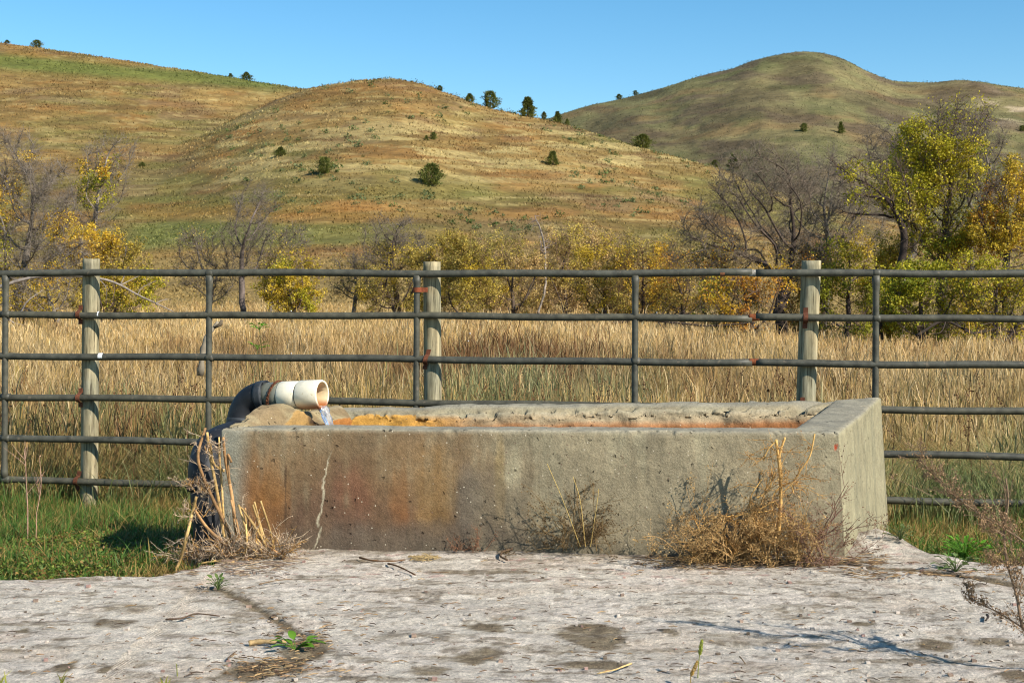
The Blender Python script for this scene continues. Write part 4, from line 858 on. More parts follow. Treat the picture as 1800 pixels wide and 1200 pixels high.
tree("leafless grey tree leaning over the small yellow green bush", 62, 470, [(510, 425, 42, 32), (480, 465, 46, 40), (530, 405, 22, 18)], n_att=320, bark=GRB, twig=lin(116, 104, 90), n_tw=5.2, leaf=[(OLV, .5, .11, None)], group=TG, seed=17, trunk_r=.13)
tree("bright yellow green bushy tree just left of the middle post", 58, 508, [(515, 490, 50, 40), (545, 465, 26, 26), (480, 510, 26, 28)], n_att=260, bark=DKB, twig=BRT, n_tw=2.8, leaf=[(LIME + YEL, 4.2, .12, None), (YEL, 2, .12, [(540, 460, 30, 25)])], group=TG, seed=19, trunk_r=.11, name="yellow_tree")
tree("dark leafless bush with domed crown above the rails left of the middle post", 64, 695, [(690, 405, 52, 32), (700, 440, 62, 38), (660, 460, 40, 30)], n_att=420, bark=DKB, twig=lin(116, 104, 90), n_tw=5.2, leaf=[(OLV + YEL, .7, .11, [(700, 450, 70, 30)])], group=TG, seed=21, trunk_r=.15)
tree("small grey leafless bush between yellow trees at the meadow edge", 66, 620, [(620, 470, 40, 35), (640, 505, 50, 30), (590, 500, 26, 26)], n_att=260, bark=GRB, twig=lin(116, 104, 90), n_tw=5.2, leaf=[(OLV, .35, .1, None)], group=TG, seed=23, trunk_r=.1)
tree("olive and gold bush directly behind the middle post", 62, 700, [(690, 500, 60, 36), (735, 470, 45, 40), (655, 515, 32, 22)], n_att=300, bark=DKB, twig=lin(110, 92, 66), n_tw=3.2, leaf=[(OLV + YEL, 2.6, .11, None)], group=TG, seed=25, trunk_r=.1, name="yellow_tree")
tree("golden thicket tree immediately right of the middle post", 61, 825, [(825, 470, 55, 48), (800, 440, 40, 30), (835, 515, 52, 36)], n_att=360, bark=DKB, twig=lin(124, 98, 66), n_tw=3.2, leaf=[(YEL + OLV, 3.2, .11, None)], group=TG, seed=27, trunk_r=.12, name="yellow_tree")
tree("tan and olive thicket tree with a dark base left of the tall dead snag", 64, 905, [(890, 455, 52, 50), (925, 480, 45, 50), (880, 510, 40, 28)], n_att=380, bark=lin(84, 72, 62), twig=lin(130, 108, 80), n_tw=3.6, leaf=[(TAN + OLV, 2.4, .11, None)], group=TG, seed=29, trunk_r=.13, name="tan_tree")
tree("thin pale dead snag rising out of the tan thicket", 65, 948, [(952, 415, 9, 55), (940, 390, 16, 22), (966, 430, 12, 20)], n_att=60, bark=lin(140, 128, 116), twig=lin(140, 124, 116), n_tw=1.6, group=TG, seed=32, trunk_h=1.8, trunk_r=.055, light=.5, name="dead_tree")
tree("tan leaved tree with a fluffy crown right of the dead snag", 66, 990, [(985, 450, 50, 42), (1015, 430, 42, 36), (985, 495, 48, 34)], n_att=380, bark=lin(96, 82, 70), twig=lin(150, 122, 92), n_tw=4.0, leaf=[(TAN, 2.6, .11, None)], group=TG, seed=33, trunk_r=.12, name="tan_tree")
tree("yellow olive tree standing left of the fourth steel upright", 62, 1065, [(1060, 455, 48, 42), (1040, 500, 44, 34), (1090, 490, 40, 38)], n_att=380, bark=lin(76, 64, 54), twig=lin(130, 104, 72), n_tw=3.4, leaf=[(YEL + TAN, 2.8, .11, None)], group=TG, seed=35, trunk_r=.12, name="yellow_tree")
tree("ochre tree behind the fourth steel upright", 60, 1135, [(1130, 455, 48, 38), (1150, 495, 50, 40), (1105, 510, 36, 26)], n_att=380, bark=lin(66, 54, 46), twig=lin(118, 92, 64), n_tw=3.4, leaf=[(OLV + GOLD, 2.5, .11, None)], group=TG, seed=37, trunk_r=.13, name="yellow_tree")
tree("low grey brown brush between the ochre tree and the bare brown tree", 57, 1195, [(1190, 485, 45, 40), (1215, 530, 50, 26), (1170, 530, 40, 22)], n_att=300, bark=DKB, twig=lin(110, 88, 68), n_tw=3.6, leaf=[(ORG + OLV, 1.5, .11, None)], group=TG, seed=39, trunk_r=.12)
# right group, nearer
tree("broad leafless purple brown tree left of the right wooden post", 52, 1375, [(1335, 325, 92, 66), (1295, 400, 105, 70), (1405, 370, 72, 80), (1250, 460, 76, 56), (1400, 450, 74, 60)], n_att=880, step=.26, bark=DKB, twig=lin(120, 106, 90), n_tw=4.4, tw_len=.65, leaf=[(ORG + OLV, .5, .10, [(1380, 480, 90, 50), (1260, 460, 60, 50)])], group=TG, seed=41, trunk_r=.24, trunk_h=.7)
tree("small orange leaved tree in front of the bare purple brown tree", 48, 1330, [(1310, 510, 55, 42), (1360, 500, 42, 42), (1260, 520, 40, 32)], n_att=320, bark=DKB, twig=BRT, n_tw=3.0, leaf=[(ORG + GOLD, 1.9, .12, None), (LIME, 1.0, .12, [(1245, 500, 35, 35)])], group=TG, seed=43, trunk_r=.13, name="orange_tree")
tree("dark forked tree with black limbs and few leaves right of the right wooden post", 47, 1545, [(1500, 340, 40, 75), (1570, 330, 40, 75), (1475, 290, 25, 35), (1600, 400, 30, 50)], n_att=520, bark=lin(58, 48, 42), twig=lin(96, 80, 68), n_tw=3.4, leaf=[(LIME + OLV, 1.2, .13, [(1560, 350, 70, 50), (1520, 300, 50, 20)])], group=TG, seed=46, trunk_r=.17, trunk_h=1.1)
tree("tall yellow green tree with bare twig tips, tallest on the right", 50, 1640, [(1650, 260, 80, 60), (1625, 340, 90, 60), (1700, 320, 55, 60), (1680, 210, 70, 40), (1660, 420, 85, 50)], n_att=1100, step=.26, bark=lin(88, 76, 56), twig=lin(104, 88, 78), n_tw=3.4, leaf=[(LIME, 2.7, .13, [(1640, 300, 80, 70), (1710, 290, 40, 50), (1610, 350, 70, 45), (1600, 240, 35, 40), (1660, 400, 80, 45)]), (LIME, .35, .12, None)], group=TG, seed=47, trunk_r=.27, trunk_h=2.0, light=.3, name="yellow_tree")
tree("yellow tree low behind the right wooden post and upright", 49, 1490, [(1490, 440, 48, 42), (1470, 510, 52, 42), (1520, 500, 46, 45)], n_att=380, bark=DKB, twig=BRT, n_tw=3.0, leaf=[(YEL + LIME, 3.0, .12, None)], group=TG, seed=49, trunk_r=.15, name="yellow_tree")
tree("bright lime green bush low beneath the tallest tree", 46, 1620, [(1620, 500, 62, 42), (1585, 530, 50, 30), (1670, 520, 40, 32)], n_att=380, bark=DKB, twig=BRT, n_tw=3.0, leaf=[([lin(154, 152, 38), lin(180, 170, 44), lin(132, 138, 40)], 4.2, .13, None)], group=TG, seed=51, trunk_r=.16, name="yellow_tree")
tree("deep orange tree cut by the right edge of the view", 48, 1775, [(1775, 340, 55, 60), (1760, 410, 65, 55), (1820, 380, 50, 70)], n_att=560, bark=lin(70, 60, 52), twig=lin(98, 82, 72), n_tw=3.4, leaf=[(ORG + YEL, 3.2, .12, [(1770, 400, 80, 60), (1790, 310, 30, 40)]), (ORG + YEL, .9, .12, None)], group=TG, seed=53, trunk_r=.18, name="orange_tree")
tree("green and gold bush at the right edge below the orange tree", 45, 1755, [(1750, 510, 60, 45), (1800, 500, 50, 50), (1700, 480, 36, 34)], n_att=380, bark=DKB, twig=lin(110, 96, 84), n_tw=3.2, leaf=[(LIME + YEL, 3.4, .12, None)], group=TG, seed=55, trunk_r=.15, name="yellow_tree")
for (bx, ex, Yb, pal, lab, dn) in (
    (770, [(775, 500, 42, 46), (750, 515, 30, 34)], 66, YEL + OLV, "olive yellow shrub filling the gap right behind the middle post's right side", 2.6),
    (865, [(865, 500, 48, 48), (850, 440, 30, 30)], 70, TAN + YEL, "pale tan shrub between the golden thicket and the dark based thicket", 2.6),
    (945, [(945, 505, 52, 44), (960, 440, 34, 36)], 71, TAN, "tan shrub at the foot of the pale dead snag", 2.8),
    (1035, [(1030, 505, 50, 44), (1040, 430, 36, 38)], 71, TAN + YEL, "tall tan shrub between the fluffy crown and the fourth upright", 2.6),
    (1100, [(1105, 500, 46, 44), (1095, 440, 36, 32)], 69, YEL + OLV, "yellow shrub hidden behind the fourth steel upright", 2.8),
    (1175, [(1180, 470, 44, 50), (1165, 520, 44, 36)], 66, OLV + TAN, "olive shrub behind the low grey brown brush", 2.2),
    (1280, [(1285, 520, 60, 46), (1250, 470, 40, 40)], 54, OLV + LIME, "olive and lime shrub low under the bare purple brown tree", 1.8),
    (1410, [(1410, 520, 50, 46), (1430, 470, 36, 40)], 54, OLV + ORG, "brownish shrub just left of the right wooden post", 1.6),
    (1550, [(1550, 520, 46, 48), (1560, 450, 40, 40)], 52, LIME + YEL, "lime yellow shrub around the dark forked trunk", 2.6),
    (1700, [(1705, 520, 52, 48), (1690, 450, 44, 44)], 52, LIME + YEL, "yellow shrub between the tallest tree and the orange tree", 2.4)):
    tree(lab, Yb, bx, ex, n_att=330, bark=DKB, twig=lin(136, 116, 88), n_tw=4.6, leaf=[(pal, dn, .11, None)], group=TG, seed=200 + bx, trunk_r=.08, trunk_h=.25, name="autumn_shrub", cat="shrub")
tree("grey brown leafless tree directly behind the right wooden post", 60, 1450, [(1450, 330, 80, 70), (1415, 420, 76, 60), (1500, 400, 60, 70)], n_att=500, bark=GRB, twig=lin(126, 114, 98), n_tw=4.2, tw_len=.7, group=TG, seed=58, trunk_r=.18)
tree("grey leafless tree showing between the forked tree and the tallest yellow green one", 62, 1585, [(1575, 280, 62, 70), (1600, 350, 60, 60), (1545, 240, 40, 30)], n_att=420, bark=GRB, twig=lin(116, 104, 90), n_tw=5.6, tw_len=.7, group=TG, seed=59, trunk_r=.18)
tree("purple grey leafless tree behind the tallest tree near the right edge", 66, 1730, [(1700, 250, 75, 60), (1740, 320, 60, 60), (1500, 300, 10, 10)][:2], n_att=420, bark=GRB, twig=lin(116, 104, 90), n_tw=5.2, tw_len=.7, group=TG, seed=57, trunk_r=.2)

# fallen limbs
def limb(label, pts, r0, r1, col, seed, nbr=5):
    g = np.random.default_rng(seed); s = spline(pts, 24); s[:, 2] += np.cumsum(g.normal(0, .02, 24)) * .3; t = thing("fallen_branch", label, "branch", s[len(s) // 2], "fallen limbs under the trees")
    mb = MB(); sweep(mb, s, np.linspace(r0, r1, 24), 7, col)
    for k in range(nbr):
        i = int(g.integers(6, 23)); d = unit(1, g)[0] + (s[i] - s[i - 1]) * 3; d /= np.linalg.norm(d); L = g.uniform(.4, 1.1); q = [s[i], s[i] + d * L * .5, s[i] + (d + g.normal(0, .3, 3)) * L]; sweep(mb, spline(q, 6), np.linspace(r1 * 1.2, .006, 6), 5, col * g.uniform(.8, 1.1))
    mb.build("limb", M_bark, t)
limb("long grey fallen branch sagging from the left tree across the first post", [P(-20, 510, 50), P(70, 485, 50), P(180, 490, 50), P(245, 520, 50), P(305, 548, 50)], .07, .02, lin(140, 128, 116), 61, 7)
limb("short pale broken branch at the far left edge under the rails", [P(-30, 545, 47), P(10, 560, 47), P(40, 550, 47)], .08, .03, lin(150, 138, 128), 63, 4)
limb("dark fallen limb lying along the meadow edge right of the fourth upright", [P(1060, 570, 44), P(1140, 562, 44), P(1240, 572, 44), P(1330, 566, 44)], .05, .02, lin(60, 50, 42), 65, 8)
limb("dark crooked fallen limb beneath the yellow trees on the right", [P(1610, 590, 42), P(1660, 565, 42), P(1710, 585, 42), P(1760, 575, 42)], .05, .02, lin(64, 54, 46), 67, 6)

# cedars on the hills
def cedar_mesh(kind, seed):
    g = np.random.default_rng(seed); n = 2600; z = g.uniform(0, 1, n) ** .9
    if kind == 'cone': rad = .36 * (1 - z) ** .75 + .03
    elif kind == 'round': rad = .5 * np.sqrt(np.clip(1 - (z * 2 - .85) ** 2 / 1.35, 0, 1)) + .02
    else: rad = .55 * (1 - z ** 1.5) + .04
    nsp = 26; sa = g.uniform(0, 6.28, nsp); szz = g.uniform(0, 1, nsp); a = g.uniform(0, 6.28, n); ww = np.zeros(n)
    for q, s in zip(sa, szz): ww = np.maximum(ww, np.exp(-((np.angle(np.exp(1j * (a - q)))) / .35) ** 2 - ((z - s) / .10) ** 2))
    rr = rad * np.sqrt(g.uniform(.1, 1, n)) * (.5 + .8 * ww); zz = z * (.97) + .03 + ww * .03
    p = np.stack([np.cos(a) * rr, np.sin(a) * rr, zz], 1); dirv = np.stack([np.cos(a), np.sin(a), np.full(n, .9)], 1) + g.normal(0, .35, (n, 3)); dirv /= np.linalg.norm(dirv, axis=1)[:, None]
    L = g.uniform(.05, .16, n)[:, None]; sd = np.cross(dirv, unit(n, g)); sd /= np.linalg.norm(sd, axis=1)[:, None]
    V = np.stack([p, p + dirv * L * .5 + sd * L * .16, p + dirv * L, p + dirv * L * .5 - sd * L * .16], 1).reshape(-1, 3)
    c = lerp(lin(78, 90, 44), lin(122, 122, 54), g.uniform(0, 1, n)) * g.uniform(.7, 1.3, (n, 1)); mb = MB(); mb.add(V, np.arange(4 * n).reshape(-1, 4), None, np.repeat(c, 4, 0))
    tr = MB(); sweep(tr, [(0, 0, -.06), (0, 0, .3), (.01, 0, .7)], [.035, .025, .008], 7, lin(80, 62, 50))
    return mb, tr
CED = {}
def cedar(kind, px, py, hpx, wpx, hl, label):
    p = hit(px, py, hl); k = p[1] / F; h = hpx * k; 
    key, kind = (kind, int(px) % 3), kind
    if key not in CED:
        mb, tr = cedar_mesh(kind, len(CED) + 70); t = thing("cedar_tree", label, "tree", (0, 0, 0), "dark cedars dotted over the hills"); tr.build("trunk", M_bark, t); mb.build("crown", M_needle, t, smooth=False); CED[key] = t
    else: t = copy_tree(CED[key]); t["label"] = label
    wd = {'cone': .76, 'round': 1.02, 'low': 1.1}[kind]
    t.location = (p[0], p[1], p[2] - .03 * h); t.scale = (wpx * k / wd, wpx * k / wd, h); t.rotation_euler = (0, 0, px * .37)
for a in (('round', 65, 80, 13, 19, 'L', "small cedar on the skyline of the high left hill"), ('low', 12, 75, 6, 14, 'L', "tiny cedar on the skyline at the extreme left edge"), ('low', 433, 139, 14, 26, 'L', "spreading cedar where the left ridge dips"), ('low', 405, 135, 7, 12, 'L', "tiny cedar just left of the one where the left ridge dips"),
          ('low', 825, 180, 15, 24, 'M', "low cedar on the ridge, left of the round one"), ('round', 862, 191, 30, 34, 'M', "round full cedar on the ridge right of the middle hilltop"), ('cone', 928, 206, 34, 34, 'M', "pointed spiky cedar on the ridge, next to the round one"), ('low', 956, 211, 14, 14, 'M', "little cedar right beside the pointed one on the ridge"), ('cone', 980, 214, 20, 18, 'M', "small pointed cedar in the saddle between the two hills"), ('low', 997, 218, 12, 10, 'M', "tiny cedar in the saddle, right of the small pointed one"), ('low', 773, 158, 9, 16, 'M', "tiny cedar tuft just right of the middle hilltop"),
          ('round', 1088, 171, 9, 12, 'F', "small cedar on the far hill's left skyline, lower one"), ('round', 1117, 164, 8, 11, 'F', "small cedar on the far hill's left skyline, upper one"), ('round', 758, 327, 38, 44, 'M', "largest green cedar bush low on the middle slope with a dark shadow"), ('round', 570, 306, 29, 30, 'M', "olive cedar on the slope left of the largest cedar bush"), ('round', 762, 246, 13, 13, 'M', "small yellow green cedar halfway up the middle slope, the brighter of a pair"), ('low', 750, 247, 9, 11, 'M', "small dark cedar halfway up the middle slope beside a brighter one"), ('low', 972, 291, 24, 32, 'M', "ragged dark cedar on the middle slope below the ridge cedars"), ('low', 493, 275, 16, 28, 'M', "flat topped cedar on the slope above the bare round crowned tree"),
          ('round', 1130, 259, 25, 36, 'M', "round cedar on the right shoulder of the middle hill"), ('low', 250, 293, 8, 14, 'L', "tiny cedar on the left slope beside the half dead tree"), ('round', 1413, 232, 15, 14, 'F', "dark cedar on the far hill's slope, left of two"), ('cone', 1478, 235, 20, 14, 'F', "dark narrow cedar on the far hill's slope, right of two"), ('low', 1257, 294, 13, 24, 'M', "low green cedar at the foot of the middle hill"), ('cone', 1290, 298, 26, 26, 'F', "pointed cedar in the valley just above the purple brown tree"), ('round', 1797, 231, 10, 12, 'F', "small dark cedar on the far slope at the right edge")):
    cedar(*a)

# ------------------------------------------------------------------ dry weeds on the pad
def sprig(mbS, mbL, p, d, L, r, lev, g, col, scol, seeds=6, kink=.25, nb=5, up=.0, ssz=.008, spread=.9):
    n = max(4, int(L / .03)); n = min(n, 12); pts = [np.array(p)]; d = np.array(d, float); d /= np.linalg.norm(d)
    for i in range(n):
        d = d + g.normal(0, kink, 3) * .5 + np.array([0, 0, up]); d /= np.linalg.norm(d); q = pts[-1] + d * L / n
        q[2] = max(q[2], .012 + g.uniform(0, .01)); pts.append(q)
    pts = np.array(pts); cc = col * g.uniform(.75, 1.25); sweep(mbS, pts, np.linspace(r, r * .45, n + 1), 5 if r > .003 else 3, cc, False)
    if lev > 0:
        for k in range(nb):
            f = g.uniform(.2, 1); i = min(int(f * n), n - 1); dd = (pts[i + 1] - pts[i]); dd /= np.linalg.norm(dd) + 1e-9; dd = dd + unit(1, g)[0] * spread
            sprig(mbS, mbL, pts[i], dd, L * g.uniform(.3, .6), max(r * .55, .0009), lev - 1, g, col, scol, seeds, kink, max(2, nb - 1), up, ssz, spread)
    if lev <= 1 and seeds:
        k = g.poisson(seeds); 
        if k: tt = g.uniform(.15, 1, k) * n; i = np.minimum(tt.astype(int), n - 1); f = (tt - i)[:, None]; q = pts[i] * (1 - f) + pts[i + 1] * f + g.normal(0, ssz * .8, (k, 3)); leaves(mbL, q, ssz * g.uniform(.6, 1.5, k), scol[None] * g.uniform(.6, 1.4, (k, 1)), g, .6)

def weed(label, base, stems, col, scol, seed, lev=2, seeds=6, nb=5, kink=.25, up=0., ssz=.008, spread=.9, extra=None, name="dry_weed", cat="dried weed", group=None):
    g = np.random.default_rng(seed); t = thing(name, label, cat, base, group); a, b = MB(), MB()
    for (p, d, L, r) in stems: sprig(a, b, p, d, L, r, lev, g, col, scol, seeds, kink, nb, up, ssz, spread)
    if extra: extra(a, b, g)
    a.build("stems", M_stem, t)
    if b.n: b.build("seed_heads", M_seed, t, smooth=False)
    return t

def fan(c, n, g, L, r, tilt=(.2, 1.1), jx=.05, jy=.03, az=(0, 6.28)):
    o = []
    for _ in range(n):
        a = g.uniform(*az); ti = g.uniform(*tilt); d = (math.cos(a) * math.sin(ti), math.sin(a) * math.sin(ti) , math.cos(ti)); o.append((np.array(c) + np.array([g.normal(0, jx), g.normal(0, jy) - abs(g.normal(0, jy)), 0.01]), d, L * g.uniform(.5, 1.15), r * g.uniform(.7, 1.2)))
    return o
STRAW = lin(176, 134, 74); GOLDB = lin(168, 134, 86); GREYB = lin(188, 166, 136); REDB = lin(104, 68, 54)

# bundle of thick dead stalks round the riser
def bundle():
    g = np.random.default_rng(81); t = thing("dead_stalks", "bundle of thick straw coloured dead stalks heaped around the black riser pipe", "dried weed", P(395, 1000, 7.05)); a, b = MB(), MB()
    S_ = [([(361, 752), (348, 800), (358, 840), (374, 876), (397, 923), (412, 965)], 7.12), ([(364, 760), (369, 800), (377, 840), (383, 872), (392, 930), (398, 985)], 7.14), ([(385, 768), (386, 806), (389, 840), (391, 875), (394, 930), (397, 975)], 7.16), ([(392, 768), (396, 806), (402, 840), (409, 880), (415, 933), (427, 968)], 7.17), ([(370, 780), (376, 814), (394, 828)], 7.14), ([(345, 873), (337, 905), (328, 943), (316, 985), (305, 1012)], 6.98), ([(343, 897), (360, 922), (377, 940), (410, 967), (440, 988)], 7.02), ([(432, 920), (434, 957), (428, 980), (418, 998), (388, 1007)], 7.0), ([(418, 888), (430, 898), (443, 917), (460, 938), (480, 962)], 7.08), ([(404, 850), (400, 800), (407, 812)], 7.15), ([(446, 925), (452, 945), (470, 975)], 7.06), ([(352, 990), (385, 985), (412, 987)], 6.98), ([(438, 905), (440, 940), (452, 972)], 7.05), ([(425, 930), (446, 960), (462, 982)], 7.04)]
    for _ in range(16):
        x0 = g.uniform(405, 460); x1 = x0 + g.uniform(20, 55); y0 = g.uniform(870, 950); S_.append(([(x0, y0), ((x0 + x1) / 2 + g.normal(0, 4), (y0 + 985) / 2), (x1, g.uniform(975, 992))], 7.04 + .04 * g.uniform()))
    for k, (pp, Y) in enumerate(S_):
        pts = spline([P(x, y, Y + .02 * g.normal()) for x, y in pp], 5 * len(pp)); th = .0098 if k in (0, 1, 3, 5, 6) else .0068; n = len(pts)
        cc = ((lin(200, 164, 104) if k % 3 else lin(168, 128, 84)) * (.6 + .13 * (k % 4)))[None] * (1 + .25 * np.sin(np.linspace(0, 9, n) + k))[:, None]; sweep(a, pts, np.linspace(th * .75, th, n), 8, cc)
        if k < 9:
            for _ in range(5):
                i = int(g.integers(1, n - 2)); sprig(a, b, pts[i], unit(1, g)[0] * .8 + np.array([0, -.3, .4]), g.uniform(.05, .14), .0018, 1, g, GREYB * 1.0, lin(130, 100, 84), 3, .4, 4, 0, .006)
    for (x, y, n, L, az) in ((485, 985, 30, .24, (.3, 2.6)), (440, 990, 30, .22, (0, 6.28)), (358, 870, 12, .12, (0, 6.28)), (348, 905, 8, .12, (0, 6.28)), (345, 1005, 34, .18, (0, 6.28)), (400, 1000, 30, .2, (0, 6.28)), (372, 790, 8, .07, (0, 6.28)), (338, 855, 10, .08, (0, 6.28))):
        Y = 7.04 if y > 950 else 7.13
        for _ in range(n): aa = g.uniform(0, 6.28); sprig(a, b, P(x + g.normal(0, 12), y + g.normal(0, 5), Y), (math.cos(aa), -.3 * abs(math.sin(aa)), g.uniform(.1, 1.3)), L * g.uniform(.5, 1.1), .003, 1, g, GREYB if g.uniform() < .75 else STRAW, lin(164, 140, 116), 7, .35, 5, .01, .007)
    a.build("stems", M_stem, t); b.build("seed_heads", M_seed, t, smooth=False)
bundle()

def wb(px, py): x, y = gp(px, py); return np.array([x, y, .015])
g = np.random.default_rng(91)
weed("small dark wiry dead weed against the middle of the trough front", wb(1005, 972), fan(wb(1005, 972), 28, g, .34, .0028, (.1, 1.2), .05, .02, (2.6, 6.6)), lin(120, 98, 62), lin(96, 76, 50), 92, 2, 5, 5, ssz=.009, extra=lambda a, b, g: [sweep(a, spline([P(1020 + k * 9, 960, 7.0), P(990 + k * 30, 880, 6.98), P(962 + k * 45, 815 + 22 * k, 6.97)], 10), .0016, 4, lin(186, 158, 92), False) for k in range(3)])
def bigx(a, b, g):
    for pp, th in (([(1368, 940), (1372, 890), (1371, 830), (1364, 772)], .0105), ([(1380, 768), (1371, 800), (1374, 845), (1360, 870)], .006), ([(1432, 762), (1424, 800), (1408, 825), (1392, 850), (1372, 868)], .0045), ([(1396, 868), (1388, 850), (1376, 852)], .003), ([(1364, 775), (1350, 790), (1342, 810)], .004), ([(1330, 875), (1350, 862), (1362, 830)], .004), ([(1428, 915), (1400, 950), (1370, 962)], .005), ([(1240, 985), (1262, 930), (1300, 905), (1350, 898)], .0045), ([(1215, 940), (1250, 915), (1290, 905)], .004), ([(1290, 990), (1300, 940), (1330, 900), (1362, 880)], .005), ([(1400, 985), (1392, 940), (1378, 900)], .0045), ([(1345, 985), (1330, 930), (1318, 880), (1340, 840)], .004), ([(1230, 992), (1236, 950), (1222, 915)], .0035), ([(1262, 992), (1275, 960), (1268, 925)], .0035)):
        pts = spline([P(x, y, 6.96) for x, y in pp], 22); sweep(a, pts, np.linspace(th, th * .7, 22), 8, lin(190, 150, 88)[None] * (1 + .2 * np.sin(np.linspace(0, 8, 22)))[:, None])
        for _ in range(8): i = int(g.integers(2, 20)); sprig(a, b, pts[i], unit(1, g)[0] + np.array([0, -.3, .2]), g.uniform(.08, .22), .002, 1, g, STRAW, lin(150, 106, 56), 4, .3, 3, 0, .008)
weed("large golden brown tangle of dead weeds with an upright broken stalk against the trough", wb(1310, 990), fan(wb(1295, 988), 40, g, .36, .0036, (.15, 1.45), .12, .05, (2.4, 7.0)) + fan(wb(1365, 992), 20, g, .28, .0034, (.1, 1.4), .08, .04), GOLDB, lin(162, 132, 84), 93, 2, 8, 5, kink=.4, ssz=.010, extra=bigx)
weed("reddish brown dead weed leaning at the front right corner of the trough", wb(1430, 995), [(wb(1415, 992), (.45, -.02, 1.0), .34, .0065), (wb(1422, 992), (.5, -.05, .9), .30, .004), (wb(1440, 995), (.2, -.05, 1.0), .45, .003), (wb(1450, 995), (.6, -.1, .7), .4, .0022)] + fan(wb(1450, 998), 16, g, .26, .0022, (.3, 1.4), .08, .03), lin(124, 94, 78), lin(116, 84, 62), 94, 2, 6, 4, kink=.14, ssz=.008)
weed("tiny heap of dry stems at the trough foot left of the wiry weed", wb(822, 976), fan(wb(822, 976), 14, g, .13, .002, (.5, 1.5), .06, .02), lin(120, 86, 64), lin(130, 92, 66), 95, 1, 3, 4)
def near_weed(a, b, g):
    col = lin(118, 96, 74)
    for pp, th, br, Ls in (([(1836, 1192), (1812, 1125), (1796, 1095), (1788, 1050), (1778, 1015), (1770, 985), (1765, 935), (1772, 880), (1768, 840)], .007, 20, .16), ([(1797, 1102), (1770, 1085), (1750, 1073), (1710, 1053), (1697, 1027)], .0035, 14, .05), ([(1812, 960), (1780, 938), (1747, 917), (1693, 883), (1655, 850), (1617, 807)], .004, 34, .10), ([(1788, 1050), (1803, 1010), (1815, 975)], .004, 8, .1), ([(1770, 985), (1745, 990), (1738, 975)], .002, 8, .05), ([(1765, 940), (1740, 925), (1725, 905)], .002, 8, .07), ([(1772, 1000), (1800, 985), (1820, 940)], .003, 10, .1), ([(1640, 872), (1590, 848), (1562, 839)], .0016, 1, .03)):
        oy = g.uniform(-.4, .4); pts = spline([P(x, y, 5.0 + oy * q / len(pp) + .02 * g.normal()) for q, (x, y) in enumerate(pp)], 8 * len(pp)); n = len(pts); sweep(a, pts, np.linspace(th, th * .4, n), 6, col * g.uniform(.9, 1.2))
        for _ in range(int(br * 1.6)):
            i = int(g.integers(int(n * .12), n - 1)); dd = pts[i + 1] - pts[i]; dd /= np.linalg.norm(dd); sprig(a, b, pts[i], dd + unit(1, g)[0] * .9 + np.array([0, 0, .35]), Ls * g.uniform(.5, 1.2), .0014, 1, g, col, lin(146, 118, 86), 8, .22, 3, .03, .008, .7)
weed("tall brown seedy weed in front of the rails at the right edge", wb(1836, 1192), [], col=lin(98, 70, 52), scol=lin(116, 84, 58), seed=96, extra=near_weed)
g2 = np.random.default_rng(97)
# dry feathery weeds in the lawn and by the right fence
weed("pale pinkish dry stem standing in the lawn left of the first post", P(50, 960, 9), [(np.array([-2.98, 8.4, -.2]), (.02, 0, 1), .42, .004), (np.array([-2.93, 8.4, -.2]), (.1, 0, 1), .3, .003)], lin(168, 132, 110), lin(170, 134, 112), 99, 1, 5, 6, .1)

def leafy(label, base, n, size, spread, h, col, seed, name="green_weed", group=None, stem=True):
    g = np.random.default_rng(seed); t = thing(name, label, "plant", base, group); a, b = MB(), MB()
    for _ in range(n):
        an = g.uniform(0, 6.28); tip = np.array(base) + np.array([math.cos(an) * spread * g.uniform(.2, 1), math.sin(an) * spread * g.uniform(.2, 1), h * g.uniform(.3, 1)])
        if stem: sweep(a, spline([base, (np.array(base) + tip) / 2 + np.array([0, 0, h * .15]), tip], 5), .0015, 4, col * .8, False)
        k = 4; d = tip - np.array(base); d[2] *= .4; d /= np.linalg.norm(d) + 1e-9; sd = np.cross(d, [0, 0, 1]); sd /= np.linalg.norm(sd) + 1e-9; s = size * g.uniform(.6, 1.3); u = np.array([0, 0, 1.0]); L = np.linspace(0, 1, 6); wv = np.array([.05, .42, .5, .42, .25, .02]); V = []
        tw = g.normal(0, .3); sd = sd * math.cos(tw) + u * math.sin(tw)
        for l, w in zip(L, wv): c_ = tip + d * s * l + u * s * (.25 * l - .45 * l * l); V += [c_ - sd * w * s * .5 + u * .06 * s, c_, c_ + sd * w * s * .5 + u * .06 * s]
        i = np.arange(5)[:, None] * 3; q = np.concatenate([np.stack([i + 0, i + 1, i + 4, i + 3], -1).reshape(-1, 4), np.stack([i + 1, i + 2, i + 5, i + 4], -1).reshape(-1, 4)]); b.add(V, q, None, col * g.uniform(.75, 1.25))
    if a.n: a.build("stems", M_green, t)
    b.build("leaves", M_green, t); return t
leafy("small bright green rosette growing in the pad crack near the bottom", wb(520, 1150), 15, .055, .06, .04, lin(96, 136, 40), 101)
leafy("little green sprout where the pad crack meets the left weeds", wb(383, 1042), 18, .035, .05, .05, lin(98, 116, 60), 103)
leafy("lush bright green leafy weed at the pad edge beside the right grass", P(1695, 985, 7.2) + np.array([0, 0, .0]), 80, .035, .12, .12, lin(92, 140, 36), 105)
leafy("grey green sprig in the dirt seam right of the trough", wb(1680, 1010), 26, .04, .10, .07, lin(104, 122, 66), 107)
leafy("dull green tuft at the trough's back right foot on the pad", np.array([2.12, 7.45, .03]), 26, .035, .09, .07, lin(104, 118, 70), 109)
